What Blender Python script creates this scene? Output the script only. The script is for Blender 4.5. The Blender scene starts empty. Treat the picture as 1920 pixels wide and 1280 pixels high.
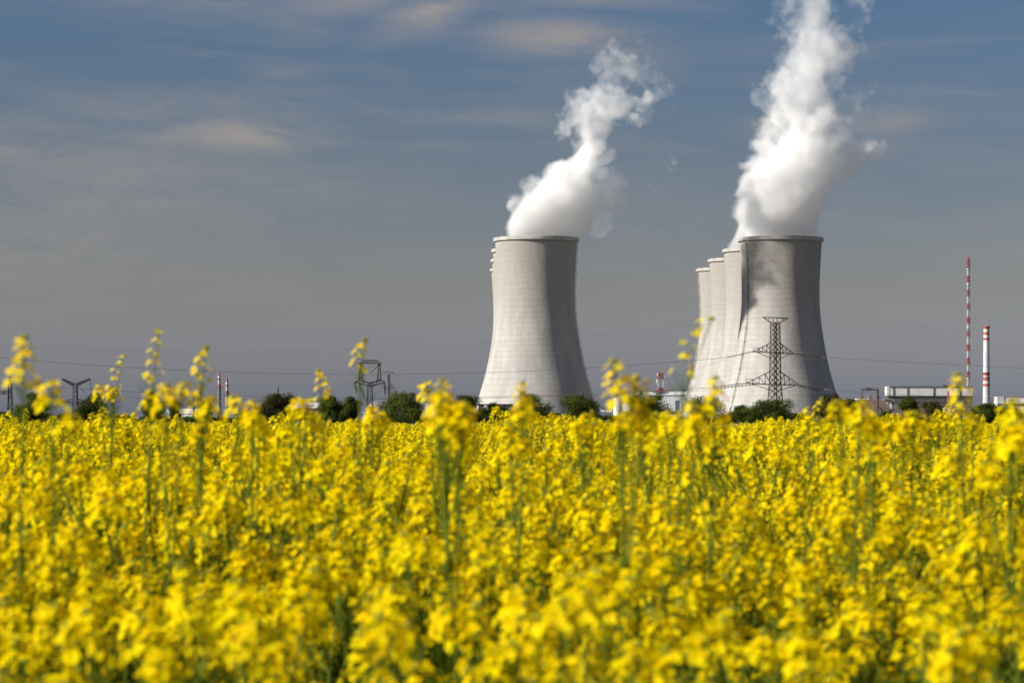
import bpy, math, random
import numpy as np
from mathutils import Vector, Matrix, Euler

R = math.radians
rng = random.Random(7)
nrg = np.random.default_rng(11)
scene = bpy.context.scene
COL = scene.collection

# ------------------------------------------------------------------ camera frame of reference
FPX, CX, HY, CAMZ = 4700.0, 960.0, 780.0, 1.6          # focal length in px of a 1920 wide frame, horizon row, eye height


def P(px, py, D):
    return Vector(((px - CX) / FPX * D, D, CAMZ + (HY - py) / FPX * D))


def S(px, D):
    return px / FPX * D


# ------------------------------------------------------------------ object helpers
def tag(o, label=None, cat=None, group=None, kind=None):
    if label: o['label'] = label
    if cat: o['category'] = cat
    if group: o['group'] = group
    if kind: o['kind'] = kind
    return o


def thing(name, loc, label, cat, group=None):
    o = bpy.data.objects.new(name, None)
    o.empty_display_size = 0.5
    COL.objects.link(o)
    o.location = loc
    return tag(o, label, cat, group)


class MB:
    """Collects boxes, bars, tubes and lathes and links them as one mesh object."""
    def __init__(self):
        self.v, self.f, self.m = [], [], []

    def add(self, vs, fs, mi=0):
        n = len(self.v)
        self.v += [tuple(p) for p in vs]
        self.f += [tuple(i + n for i in f) for f in fs]
        self.m += [mi] * len(fs)

    def box(self, x0, x1, y0, y1, z0, z1, mi=0):
        vs = [(x0, y0, z0), (x1, y0, z0), (x1, y1, z0), (x0, y1, z0), (x0, y0, z1), (x1, y0, z1), (x1, y1, z1), (x0, y1, z1)]
        self.add(vs, [(3, 2, 1, 0), (4, 5, 6, 7), (0, 1, 5, 4), (1, 2, 6, 5), (2, 3, 7, 6), (3, 0, 4, 7)], mi)

    def pbox(self, px0, px1, py0, py1, D, depth, mi=0):
        """box whose front face covers a pixel rectangle at distance D and that reaches depth metres back"""
        a, b = P(px0, py1, D), P(px1, py0, D)
        self.box(a.x, b.x, D, D + depth, a.z, b.z, mi)

    def bar(self, a, b, w, mi=0, w2=None):
        a, b = Vector(a), Vector(b)
        d = b - a
        if d.length < 1e-9: return
        d.normalize()
        s = d.cross(Vector((0, 0, 1)))
        if s.length < 1e-3: s = d.cross(Vector((1, 0, 0)))
        s.normalize()
        t = d.cross(s)
        w2 = w if w2 is None else w2
        vs = []
        for p, ww in ((a, w), (b, w2)):
            for i, j in ((-1, -1), (1, -1), (1, 1), (-1, 1)):
                vs.append(p + s * (i * ww / 2) + t * (j * ww / 2))
        self.add(vs, [(3, 2, 1, 0), (4, 5, 6, 7), (0, 1, 5, 4), (1, 2, 6, 5), (2, 3, 7, 6), (3, 0, 4, 7)], mi)

    def tube(self, pts, rs, n=6, mi=0):
        pts = [Vector(p) for p in pts]
        if not isinstance(rs, (list, tuple)): rs = [rs] * len(pts)
        vs, fs = [], []
        for i, p in enumerate(pts):
            d = (pts[min(i + 1, len(pts) - 1)] - pts[max(i - 1, 0)]).normalized()
            s = d.cross(Vector((0.3, 0.2, 1)).normalized())
            if s.length < 1e-3: s = d.cross(Vector((1, 0, 0)))
            s.normalize()
            t = d.cross(s)
            for k in range(n):
                a = 2 * math.pi * k / n
                vs.append(p + (s * math.cos(a) + t * math.sin(a)) * rs[i])
        for i in range(len(pts) - 1):
            for k in range(n):
                k2 = (k + 1) % n
                fs.append((i * n + k, i * n + k2, (i + 1) * n + k2, (i + 1) * n + k))
        fs.append(tuple(range(n - 1, -1, -1)))
        fs.append(tuple((len(pts) - 1) * n + k for k in range(n)))
        self.add(vs, fs, mi)

    def lathe(self, prof, n=48, c=(0, 0, 0), mi=0, mis=None, close=False):
        vs, fs, ms = [], [], []
        for r, z in prof:
            for k in range(n):
                a = 2 * math.pi * k / n
                vs.append((c[0] + r * math.cos(a), c[1] + r * math.sin(a), c[2] + z))
        L = len(prof)
        for i in range(L if close else L - 1):
            j = (i + 1) % L
            for k in range(n):
                k2 = (k + 1) % n
                fs.append((i * n + k, i * n + k2, j * n + k2, j * n + k))
                ms.append(mis[i] if mis else mi)
        base = len(self.v)
        self.v += vs
        self.f += [tuple(q + base for q in f) for f in fs]
        self.m += ms

    def ellipsoid(self, c, rx, ry, rz, n=12, m=8, mi=0):
        prof = [(max(1e-3, math.sin(math.pi * i / m)), -math.cos(math.pi * i / m)) for i in range(m + 1)]
        base = len(self.v)
        self.lathe(prof, n, (0, 0, 0), mi)
        for i in range(base, len(self.v)):
            x, y, z = self.v[i]
            self.v[i] = (c[0] + x * rx, c[1] + y * ry, c[2] + z * rz)

    def mesh(self, name, mats, origin=Vector((0, 0, 0)), smooth=False):
        me = bpy.data.meshes.new(name)
        o = Vector(origin)
        me.from_pydata([(p[0] - o.x, p[1] - o.y, p[2] - o.z) for p in self.v], [], self.f)
        for m in (mats if isinstance(mats, (list, tuple)) else [mats]): me.materials.append(m)
        me.polygons.foreach_set('material_index', self.m)
        if smooth: me.polygons.foreach_set('use_smooth', [True] * len(self.f))
        me.update()
        return me

    def build(self, name, mats, parent=None, smooth=False, origin=None):
        if parent is not None:
            org = world_loc(parent)
        else:
            org = Vector(origin) if origin is not None else Vector((0, 0, 0))
        ob = bpy.data.objects.new(name, self.mesh(name, mats, org, smooth))
        COL.objects.link(ob)
        if parent is not None:
            ob.parent = parent
        else:
            ob.location = org
        return ob


def world_loc(o):
    p = Vector((0, 0, 0))
    while o is not None:
        p = p + o.location
        o = o.parent
    return p


# ------------------------------------------------------------------ node helpers
class NT:
    """tiny expression builder for a node tree"""
    def __init__(self, tree):
        self.t = tree

    def n(self, typ, **kw):
        nd = self.t.nodes.new(typ)
        for k, v in kw.items(): setattr(nd, k, v)
        return nd

    def link(self, a, b): self.t.links.new(a, b)

    def put(self, val, sock):
        if isinstance(val, bpy.types.NodeSocket): self.link(val, sock)
        else: sock.default_value = val

    def math(self, op, a, b=0.0, c=0.0, clamp=False):
        nd = self.n('ShaderNodeMath', operation=op, use_clamp=clamp)
        for s, v in zip(nd.inputs, (a, b, c)): self.put(v, s)
        return nd.outputs[0]

    def add(self, a, b): return self.math('ADD', a, b)
    def sub(self, a, b): return self.math('SUBTRACT', a, b)
    def mul(self, a, b): return self.math('MULTIPLY', a, b)
    def div(self, a, b): return self.math('DIVIDE', a, b)

    def noise(self, vec, scale, detail=3.0, rough=0.55, dist=0.0):
        nd = self.n('ShaderNodeTexNoise')
        if vec is not None: self.link(vec, nd.inputs['Vector'])
        nd.inputs['Scale'].default_value = scale
        nd.inputs['Detail'].default_value = detail
        nd.inputs['Roughness'].default_value = rough
        nd.inputs['Distortion'].default_value = dist
        return nd.outputs['Fac']

    def smooth(self, x, a, b):
        nd = self.n('ShaderNodeMapRange', interpolation_type='SMOOTHSTEP')
        self.put(x, nd.inputs['Value'])
        nd.inputs['From Min'].default_value = a
        nd.inputs['From Max'].default_value = b
        return nd.outputs['Result']

    def mix(self, f, a, b, mode='MIX'):
        nd = self.n('ShaderNodeMix', data_type='RGBA', blend_type=mode)
        self.put(f, nd.inputs[0])
        self.put(a if isinstance(a, bpy.types.NodeSocket) else (*a, 1.0), nd.inputs[6])
        self.put(b if isinstance(b, bpy.types.NodeSocket) else (*b, 1.0), nd.inputs[7])
        return nd.outputs[2]

    def ramp(self, x, stops):
        nd = self.n('ShaderNodeValToRGB')
        cr = nd.color_ramp
        while len(cr.elements) < len(stops): cr.elements.new(0.5)
        for e, (p, c) in zip(cr.elements, stops):
            e.position = p
            e.color = (*c, 1.0)
        self.put(x, nd.inputs[0])
        return nd.outputs[0]

    def sep(self, v):
        nd = self.n('ShaderNodeSeparateXYZ')
        self.link(v, nd.inputs[0])
        return nd.outputs

    def comb(self, x, y, z):
        nd = self.n('ShaderNodeCombineXYZ')
        for s, v in zip(nd.inputs, (x, y, z)): self.put(v, s)
        return nd.outputs[0]


def new_mat(name):
    m = bpy.data.materials.new(name)
    m.use_nodes = True
    nt = m.node_tree
    return m, NT(nt), nt.nodes['Principled BSDF']


def plain(name, c1, c2=None, rough=0.7, scale=0.8, metallic=0.0, stretch=(1, 1, 1), bump=0.0):
    """matt surface with a procedural mottle between two close colours"""
    m, T, b = new_mat(name)
    c2 = c2 or tuple(x * 0.78 for x in c1)
    tc = T.n('ShaderNodeTexCoord').outputs['Object']
    mp = T.n('ShaderNodeMapping')
    mp.inputs['Scale'].default_value = stretch
    T.link(tc, mp.inputs[0])
    f = T.noise(mp.outputs[0], scale, 4, 0.6)
    T.link(T.mix(T.smooth(f, 0.3, 0.7), c2, c1), b.inputs['Base Color'])
    b.inputs['Roughness'].default_value = rough
    b.inputs['Metallic'].default_value = metallic
    if bump:
        bp = T.n('ShaderNodeBump')
        bp.inputs['Strength'].default_value = bump
        T.link(f, bp.inputs['Height'])
        T.link(bp.outputs[0], b.inputs['Normal'])
    return m


def panelled(name, c1, c2, dx, dz, line=0.06, dark=0.55, rough=0.55):
    """cladding: panels with dark joints every dx across and dz up (object coordinates)"""
    m, T, b = new_mat(name)
    tc = T.n('ShaderNodeTexCoord').outputs['Object']
    x, y, z = T.sep(tc)
    jx = T.math('LESS_THAN', T.math('FRACT', T.div(T.add(x, y), dx)), line)
    jz = T.math('LESS_THAN', T.math('FRACT', T.div(z, dz)), line)
    j = T.math('MAXIMUM', jx, jz)
    f = T.noise(tc, 0.35, 4, 0.6)
    base = T.mix(T.smooth(f, 0.3, 0.7), c2, c1)
    T.link(T.mix(j, base, T.mix(1.0, base, (dark, dark, dark), 'MULTIPLY')), b.inputs['Base Color'])
    b.inputs['Roughness'].default_value = rough
    return m


def concrete():
    m, T, b = new_mat('tower_concrete')
    tc = T.n('ShaderNodeTexCoord').outputs['Object']
    x, y, z = T.sep(tc)
    ang = T.math('ARCTAN2', y, x)
    # casting lifts 1.28 m high; every lift joint has its own strength and breaks up along the ring
    lift = T.div(z, 1.28)
    fr = T.math('FRACT', lift)
    near = T.math('ABSOLUTE', T.sub(fr, 0.5))
    joint = T.smooth(near, 0.34, 0.5)
    cell = T.comb(T.mul(ang, 9.0), T.math('FLOOR', lift), 0.0)
    wn = T.noise(cell, 1.0, 2, 0.5)
    joint = T.mul(joint, T.smooth(wn, 0.36, 0.62))
    near3 = T.math('ABSOLUTE', T.sub(T.math('FRACT', T.div(z, 3.84)), 0.5))
    w3 = T.noise(T.comb(T.mul(ang, 5.0), T.math('FLOOR', T.div(z, 3.84)), 9.0), 1.0, 2, 0.5)
    joint = T.math('MAXIMUM', joint, T.mul(T.smooth(near3, 0.36, 0.5), T.smooth(w3, 0.30, 0.60)))
    # formwork seams up the meridians
    seg = T.math('FRACT', T.mul(ang, 96 / (2 * math.pi)))
    seam = T.smooth(T.math('ABSOLUTE', T.sub(seg, 0.5)), 0.40, 0.5)
    sn = T.noise(T.comb(T.mul(ang, 18.0), T.mul(z, 0.045), 0.0), 1.0, 3, 0.6)
    seam = T.mul(seam, T.smooth(sn, 0.45, 0.65))
    # panel tone: each shuttering panel slightly different
    pan = T.n('ShaderNodeTexWhiteNoise', noise_dimensions='2D')
    T.link(T.comb(T.math('FLOOR', T.mul(ang, 96 / (2 * math.pi))), T.math('FLOOR', lift), 0.0), pan.inputs['Vector'])
    lf = T.n('ShaderNodeTexWhiteNoise', noise_dimensions='1D')
    T.link(T.math('FLOOR', lift), lf.inputs['W'])
    # long water streaks and broad weathering
    streak = T.noise(T.comb(T.mul(ang, 26.0), T.mul(z, 0.02), 0.0), 1.0, 4, 0.62)
    broad = T.noise(T.comb(T.mul(ang, 3.0), T.mul(z, 0.03), 0.0), 1.0, 4, 0.6)
    f = T.add(T.mul(streak, 0.34), T.mul(broad, 0.66))
    col = T.mix(T.smooth(f, 0.34, 0.66), (0.275, 0.261, 0.243), (0.37, 0.36, 0.342))
    pt = T.noise(T.comb(T.mul(ang, 7.0), T.mul(z, 0.11), 4.0), 1.0, 5, 0.65)
    col = T.mix(T.mul(T.smooth(pt, 0.55, 0.72), 0.35), col, (0.24, 0.225, 0.205))
    hi = T.smooth(T.add(z, T.mul(streak, 70.0)), 70.0, 160.0)
    col = T.mix(T.mul(hi, 0.62), col, (0.25, 0.225, 0.20))
    tone = T.add(0.93, T.add(T.mul(pan.outputs[0], 0.07), T.mul(lf.outputs[0], 0.05)))
    col = T.mix(1.0, col, T.comb(tone, tone, tone), 'MULTIPLY')
    dirt = T.math('MAXIMUM', T.mul(joint, 0.46), T.mul(seam, 0.16))
    col = T.mix(dirt, col, (0.17, 0.155, 0.14))
    T.link(col, b.inputs['Base Color'])
    b.inputs['Roughness'].default_value = 0.9
    h = T.sub(T.mul(pan.outputs[0], 0.25), T.add(joint, seam))
    bp = T.n('ShaderNodeBump')
    bp.inputs['Strength'].default_value = 0.35
    bp.inputs['Distance'].default_value = 0.12
    T.link(h, bp.inputs['Height'])
    T.link(bp.outputs[0], b.inputs['Normal'])
    return m


M = {}
M['concrete'] = concrete()
M['rim'] = plain('rim_concrete', (0.38, 0.365, 0.345), (0.27, 0.26, 0.24), 0.9, 0.25)
M['ladder'] = plain('ladder_steel', (0.16, 0.14, 0.12), (0.08, 0.07, 0.06), 0.7, 0.6)
M['rust_steel'] = plain('brown_painted_steel', (0.075, 0.05, 0.038), (0.045, 0.032, 0.026), 0.65, 0.5)
M['dark_steel'] = plain('dark_green_steel', (0.022, 0.024, 0.02), (0.014, 0.014, 0.012), 0.6, 0.5)
M['grey_steel'] = plain('galvanised_steel', (0.22, 0.22, 0.22), (0.15, 0.15, 0.15), 0.5, 0.5, 0.3)
M['insulator'] = plain('brown_glazed_insulator', (0.10, 0.035, 0.025), (0.05, 0.03, 0.025), 0.35, 1.0)
M['cable'] = plain('weathered_cable', (0.10, 0.10, 0.10), (0.07, 0.07, 0.07), 0.6, 0.1)
M['white'] = plain('white_paint', (0.55, 0.54, 0.525), (0.41, 0.40, 0.385), 0.6, 0.3, stretch=(1, 1, 0.25))
M['red'] = plain('red_paint', (0.38, 0.085, 0.06), (0.27, 0.06, 0.05), 0.6, 0.3)
M['crimson'] = plain('crimson_paint', (0.42, 0.03, 0.05), (0.32, 0.025, 0.04), 0.5, 0.3)
M['mast_red'] = plain('mast_red_paint', (0.38, 0.08, 0.11), (0.29, 0.06, 0.085), 0.6, 0.3)
M['hall_white'] = panelled('white_cladding', (0.86, 0.85, 0.84), (0.74, 0.73, 0.72), 3.1, 20.0, 0.05, 0.6)
M['hall_grid'] = panelled('white_grid_cladding', (0.66, 0.645, 0.63), (0.54, 0.525, 0.515), 1.3, 1.5, 0.10, 0.62)
M['hall_dark'] = panelled('dark_grey_cladding', (0.10, 0.10, 0.105), (0.075, 0.075, 0.08), 2.4, 9.0, 0.08, 0.6)
M['hall_brown'] = panelled('brown_cladding', (0.20, 0.15, 0.125), (0.14, 0.105, 0.09), 1.8, 9.0, 0.1, 0.7)
M['hall_pale'] = panelled('pale_grey_render', (0.72, 0.73, 0.74), (0.60, 0.61, 0.62), 6.0, 20.0, 0.03, 0.75)
M['roof_dark'] = plain('dark_roof_edge', (0.07, 0.065, 0.065), (0.045, 0.045, 0.045), 0.8, 0.3)
M['glass_dark'] = plain('dark_glazing', (0.05, 0.07, 0.085), (0.03, 0.045, 0.055), 0.15, 0.5)
M['door_blue'] = plain('blue_grey_door', (0.13, 0.15, 0.19), (0.10, 0.11, 0.15), 0.6, 0.3)
M['green_box'] = plain('green_cabinet', (0.05, 0.09, 0.06), (0.035, 0.06, 0.045), 0.6, 0.6)
M['tank_beige'] = panelled('beige_tank_plate', (0.42, 0.34, 0.26), (0.32, 0.25, 0.20), 2.2, 12.0, 0.08, 0.75)
M['tank_blue'] = plain('pale_blue_tank_plate', (0.15, 0.17, 0.20), (0.12, 0.14, 0.17), 0.6, 0.2)
M['brick_brown'] = plain('brown_plant_wall', (0.22, 0.15, 0.125), (0.15, 0.105, 0.09), 0.85, 0.25)
M['rust_roof'] = plain('rusty_roof_cap', (0.24, 0.10, 0.06), (0.16, 0.07, 0.05), 0.8, 0.5)
M['bark'] = plain('tree_bark', (0.10, 0.075, 0.055), (0.05, 0.04, 0.03), 0.9, 2.0)
M['car_paint'] = plain('dark_blue_car_paint', (0.02, 0.025, 0.05), (0.015, 0.02, 0.04), 0.25, 0.5)
M['car_glass'] = plain('car_window_glass', (0.05, 0.06, 0.07), (0.04, 0.05, 0.06), 0.05, 0.5)
M['rubber'] = plain('black_rubber', (0.02, 0.02, 0.02), (0.012, 0.012, 0.012), 0.8, 1.0)
M['lamp_white'] = plain('white_lamp_lens', (0.8, 0.8, 0.8), (0.7, 0.7, 0.7), 0.1, 1.0)


def leafy(name, c1, c2, trans=0.3, scale=1.4, rough=0.6):
    m, T, b = new_mat(name)
    geo = T.n('ShaderNodeNewGeometry')
    tc = T.n('ShaderNodeTexCoord').outputs['Object']
    f = T.noise(tc, scale, 3, 0.6)
    oi = T.n('ShaderNodeObjectInfo').outputs['Random']
    k = T.add(T.mul(f, 0.55), T.add(T.mul(geo.outputs['Random Per Island'], 0.45), T.mul(oi, 0.12)))
    col = T.mix(T.smooth(k, 0.3, 0.85), c1, c2)
    b.inputs['Roughness'].default_value = rough
    b.inputs['Specular IOR Level'].default_value = 0.05
    T.link(col, b.inputs['Base Color'])
    tr = T.n('ShaderNodeBsdfTranslucent')
    T.link(col, tr.inputs['Color'])
    mx = T.n('ShaderNodeMixShader')
    mx.inputs[0].default_value = trans
    T.link(b.outputs[0], mx.inputs[1])
    T.link(tr.outputs[0], mx.inputs[2])
    out = [n for n in m.node_tree.nodes if n.type == 'OUTPUT_MATERIAL'][0]
    T.link(mx.outputs[0], out.inputs['Surface'])
    return m


M['petal'] = leafy('rape_petal', (0.97, 0.675, 0.0005), (0.995, 0.86, 0.001), 0.54, 25.0, 0.6)
M['bud'] = leafy('rape_bud', (0.30, 0.30, 0.03), (0.42, 0.40, 0.04), 0.2, 30.0)
M['rape_green'] = leafy('rape_stem_green', (0.085, 0.125, 0.010), (0.15, 0.195, 0.020), 0.25, 8.0)
M['rape_leaf'] = leafy('rape_leaf_green', (0.05, 0.085, 0.006), (0.12, 0.165, 0.014), 0.35, 8.0)
M['leaf_a'] = leafy('tree_leaf_deep', (0.022, 0.034, 0.005), (0.088, 0.108, 0.016), 0.28, 0.7)
M['leaf_b'] = leafy('tree_leaf_mid', (0.032, 0.047, 0.006), (0.115, 0.135, 0.020), 0.3, 0.7)
M['leaf_c'] = leafy('tree_leaf_olive', (0.026, 0.028, 0.006), (0.080, 0.074, 0.018), 0.25, 0.7)

# ------------------------------------------------------------------ camera
cam = bpy.data.cameras.new('camera')
camo = bpy.data.objects.new('camera', cam)
COL.objects.link(camo)
camo.location = (0, 0, CAMZ)
camo.rotation_euler = (R(90), 0, 0)
cam.sensor_width = 36.0
cam.lens = 36.0 * FPX / 1920.0
cam.shift_y = (HY - 640.0) / 1920.0
cam.clip_start = 0.1
cam.clip_end = 80000.0
cam.dof.use_dof = True
cam.dof.focus_distance = 1500.0
cam.dof.aperture_fstop = 7.2
cam.dof.aperture_blades = 7
scene.camera = camo

# ------------------------------------------------------------------ light and sky
SUN_AZ, SUN_EL = R(17), R(31)                           # azimuth: measured from the left (-x) towards the camera
sdir = Vector((-math.cos(SUN_AZ) * math.cos(SUN_EL), -math.sin(SUN_AZ) * math.cos(SUN_EL), math.sin(SUN_EL)))
sl = bpy.data.lights.new('sun', 'SUN')
sl.energy = 5.0
sl.angle = R(0.53)
sl.color = (1.0, 0.95, 0.86)
so = bpy.data.objects.new('sun', sl)
COL.objects.link(so)
so.rotation_euler = (-sdir).to_track_quat('-Z', 'Y').to_euler()
so.location = (-50, -10, 60)

world = bpy.data.worlds.new('World')
scene.world = world
world.use_nodes = True
W = NT(world.node_tree)
bg = world.node_tree.nodes['Background']
sky = W.n('ShaderNodeTexSky', sky_type='NISHITA')
sky.sun_disc = False
sky.sun_elevation = SUN_EL
sky.sun_rotation = math.atan2(sdir.x, sdir.y) % (2 * math.pi)
sky.altitude = 200
sky.air_density = 1.0
sky.dust_density = 1.0
sky.ozone_density = 1.5
g = W.n('ShaderNodeTexCoord').outputs['Generated']
dx, dy, dz = W.sep(g)
hor = W.math('POWER', W.add(W.mul(dx, dx), W.mul(dy, dy)), 0.5)
el = W.mul(W.math('ARCTAN2', dz, hor), 4700.0)         # elevation
az = W.mul(W.math('ARCTAN2', dx, dy), 4700.0)          # azimuth
# polarised, dusty spring air: deep slate blue higher up, warm grey low down
elN = W.math('MULTIPLY', el, 1.0 / 2400.0, clamp=True)
tint = W.ramp(elN, [
    (0.0, (0.63, 0.70, 1.12)), (0.10, (0.64, 0.568, 0.63)), (0.20, (0.53, 0.518, 0.60)), (0.33, (0.43, 0.54, 0.68)), (0.6, (0.54, 0.61, 0.72)), (1.0, (0.74, 0.78, 0.86))])
base = W.mix(1.0, sky.outputs[0], tint, 'MULTIPLY')


def blob(a, e, ra, re, tilt=0.0):
    u = W.div(W.sub(az, a), ra)
    v = W.div(W.sub(W.sub(el, e), W.mul(W.sub(az, a), tilt)), re)
    return W.math('EXPONENT', W.mul(W.add(W.mul(u, u), W.mul(v, v)), -1.0))


wn = W.noise(W.comb(W.mul(az, 1 / 260.0), W.mul(el, 1 / 75.0), 0.0), 1.0, 5, 0.58, 0.6)
fine = W.noise(W.comb(W.mul(az, 1 / 90.0), W.mul(W.add(el, W.mul(az, 0.12)), 1 / 22.0), 3.0), 1.0, 5, 0.6, 0.8)
streaks = W.noise(W.comb(W.mul(az, 1 / 520.0), W.mul(W.add(el, W.mul(az, 0.05)), 1 / 60.0), 7.0), 1.0, 5, 0.6, 0.9)
CL = None
for a, e, ra, re, tl, s in [
        (-500, 522, 150, 34, 0.00, 0.95), (-640, 512, 200, 18, -0.03, 0.55), (-700, 560, 260, 40, 0.03, 0.30), (-930, 486, 90, 14, 0.0, 0.55),
        (-150, 752, 85, 38, 0.20, 1.0), (-300, 775, 170, 34, 0.08, 0.60), (-520, 762, 260, 34, -0.05, 0.35), (-420, 640, 70, 16, 0.0, 0.30),
        (90, 704, 140, 34, -0.06, 0.95), (200, 680, 90, 40, -0.2, 0.45), (160, 776, 110, 18, 0.0, 0.60),
        (690, 545, 90, 28, 0.0, 0.55), (470, 540, 60, 20, 0.0, 0.50), (-760, 430, 420, 110, 0.0, 0.42), (-900, 330, 300, 120, 0.0, 0.30),
        (-40, 560, 190, 22, 0.03, 0.25), (840, 688, 220, 6, 0.02, 0.14), (-300, 420, 300, 40, 0.0, 0.15)]:
    b_ = W.mul(blob(a, e, ra, re, tl), s)
    CL = b_ if CL is None else W.math('MAXIMUM', CL, b_)
dens = W.mul(CL, W.smooth(W.add(W.mul(wn, 0.6), W.mul(fine, 0.4)), 0.22, 0.60))
veil = W.mul(W.smooth(W.add(W.mul(streaks, 0.6), W.mul(wn, 0.4)), 0.42, 0.75), 0.28)
veil = W.mul(veil, W.smooth(el, 60.0, 420.0))
dens = W.math('ADD', dens, W.mul(veil, W.sub(1.0, dens)), clamp=True)
lum = W.mix(W.mul(dens, 0.80), base, (4.5, 3.95, 3.6))
W.link(lum, bg.inputs['Color'])
bg.inputs['Strength'].default_value = 0.0490

scene.view_settings.view_transform = 'Standard'
scene.view_settings.look = 'None'
scene.view_settings.exposure = 0.80
scene.view_settings.gamma = 1.0
scene.cycles.volume_bounces = 24
scene.cycles.max_bounces = 26
scene.cycles.diffuse_bounces = 6
scene.cycles.transmission_bounces = 4
scene.cycles.transparent_max_bounces = 8
scene.cycles.use_denoising = True
scene.cycles.denoiser = 'OPENIMAGEDENOISE'
scene.cycles.sample_clamp_indirect = 6.0

# ------------------------------------------------------------------ ground
gm, T, b = new_mat('field_ground')
tc = T.n('ShaderNodeNewGeometry').outputs['Position']
x, y, z = T.sep(tc)
f1 = T.noise(T.comb(T.mul(x, 0.05), T.mul(y, 0.012), 0.0), 1.0, 5, 0.6)
f2 = T.noise(tc, 1.7, 5, 0.65)
green = T.mix(T.smooth(T.add(T.mul(f1, 0.6), T.mul(f2, 0.4)), 0.32, 0.68), (0.055, 0.085, 0.018), (0.12, 0.15, 0.04))
soil = T.mix(T.smooth(f2, 0.35, 0.65), (0.018, 0.022, 0.008), (0.045, 0.05, 0.018))
yard = T.mix(T.smooth(f1, 0.35, 0.65), (0.12, 0.115, 0.095), (0.20, 0.185, 0.16))
T.link(T.mix(T.smooth(y, 71.0, 74.0), soil, T.mix(T.smooth(y, 600.0, 760.0), green, yard)), b.inputs['Base Color'])
b.inputs['Roughness'].default_value = 0.95
mb = MB()
NG = 40
xs = [-30000, -8000, -3000] + [-1500 + 75 * i for i in range(41)] + [3000, 8000, 30000]
ys = [-3000, -300, -20, 0, 20, 60, 98, 140, 200, 300, 400, 480, 560, 700, 900, 1200, 1600, 2200, 3500, 9000, 45000]
mb.add([(xx, yy, 0.0) for yy in ys for xx in xs],
       [(j * len(xs) + i, j * len(xs) + i + 1, (j + 1) * len(xs) + i + 1, (j + 1) * len(xs) + i) for j in range(len(ys) - 1) for i in range(len(xs) - 1)])
tag(mb.build('ground', gm), kind='structure')

# ------------------------------------------------------------------ cooling towers
PROF = [(43.6, 0), (42.2, 4.5), (40.7, 10.1), (39.3, 14.5), (38.2, 18.6), (36.6, 23.8), (34.5, 31.2), (32.75, 38.6), (31.25, 46), (29.95, 53.4),
        (28.8, 60.8), (27.85, 68.2), (27.2, 75), (26.95, 81), (26.9, 88), (27.0, 95), (27.3, 102), (27.75, 110), (28.2, 118), (28.5, 122.6)]


def prof_r(z):
    for (r0, z0), (r1, z1) in zip(PROF, PROF[1:]):
        if z0 <= z <= z1: return r0 + (r1 - r0) * (z - z0) / (z1 - z0)
    return PROF[-1][0]


def fine_profile():
    zs = np.linspace(0, 122.6, 64)
    rz = np.interp(zs, [p[1] for p in PROF], [p[0] for p in PROF])
    for _ in range(3):
        rz[1:-1] = (rz[:-2] + 2 * rz[1:-1] + rz[2:]) / 4
    return list(zip(rz.tolist(), zs.tolist()))


FP = fine_profile()
shell_mb = MB()
outer = FP
inner = [(r - 0.45, z) for r, z in reversed(FP)]
shell_mb.lathe(outer + inner, 128, close=True)
SHELL = shell_mb.mesh('shell', M['concrete'], smooth=True)
rim_mb = MB()
rim_mb.lathe([(28.2, 122.0), (29.75, 122.5), (29.78, 123.1), (29.78, 124.7), (29.5, 124.95), (28.0, 124.95), (27.9, 124.7), (27.95, 121.9)], 128, close=True)
RIM = rim_mb.mesh('rim', M['rim'])
sill_mb = MB()
sill_mb.lathe([(43.9, 0.0), (44.6, 0.0), (44.6, 1.3), (43.75, 1.3)], 96, close=True)
SILL = sill_mb.mesh('basin_kerb', M['rim'])


def ladder_mesh(ang):
    mb = MB()
    a = R(ang)
    er = Vector((math.sin(a), -math.cos(a), 0))           # outward, 0 deg faces the camera
    et = Vector((math.cos(a), math.sin(a), 0))
    zz = [1.5 + i * 1.9 for i in range(64)]
    for s in (-0.55, 0.55):
        for z0, z1 in zip(zz, zz[1:]):
            mb.bar(er * (prof_r(z0) + 0.55) + et * s + Vector((0, 0, z0)), er * (prof_r(z1) + 0.55) + et * s + Vector((0, 0, z1)), 0.17)
    for i, z0 in enumerate(zz):
        mb.bar(er * (prof_r(z0) + 0.55) - et * 0.6 + Vector((0, 0, z0)), er * (prof_r(z0) + 0.55) + et * 0.6 + Vector((0, 0, z0)), 0.12)
        if i % 5 == 2:                                     # resting platforms
            c = er * (prof_r(z0) + 0.7) + Vector((0, 0, z0))
            mb.bar(c - et * 0.8, c + et * 0.8, 0.28)
            mb.bar(c - et * 0.9 + er * 0.5, c - et * 0.9 + er * 0.5 + Vector((0, 0, 1.1)), 0.12)
            mb.bar(c + et * 0.9 + er * 0.5, c + et * 0.9 + er * 0.5 + Vector((0, 0, 1.1)), 0.12)
    return mb.mesh('ladder', M['ladder'])


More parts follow.
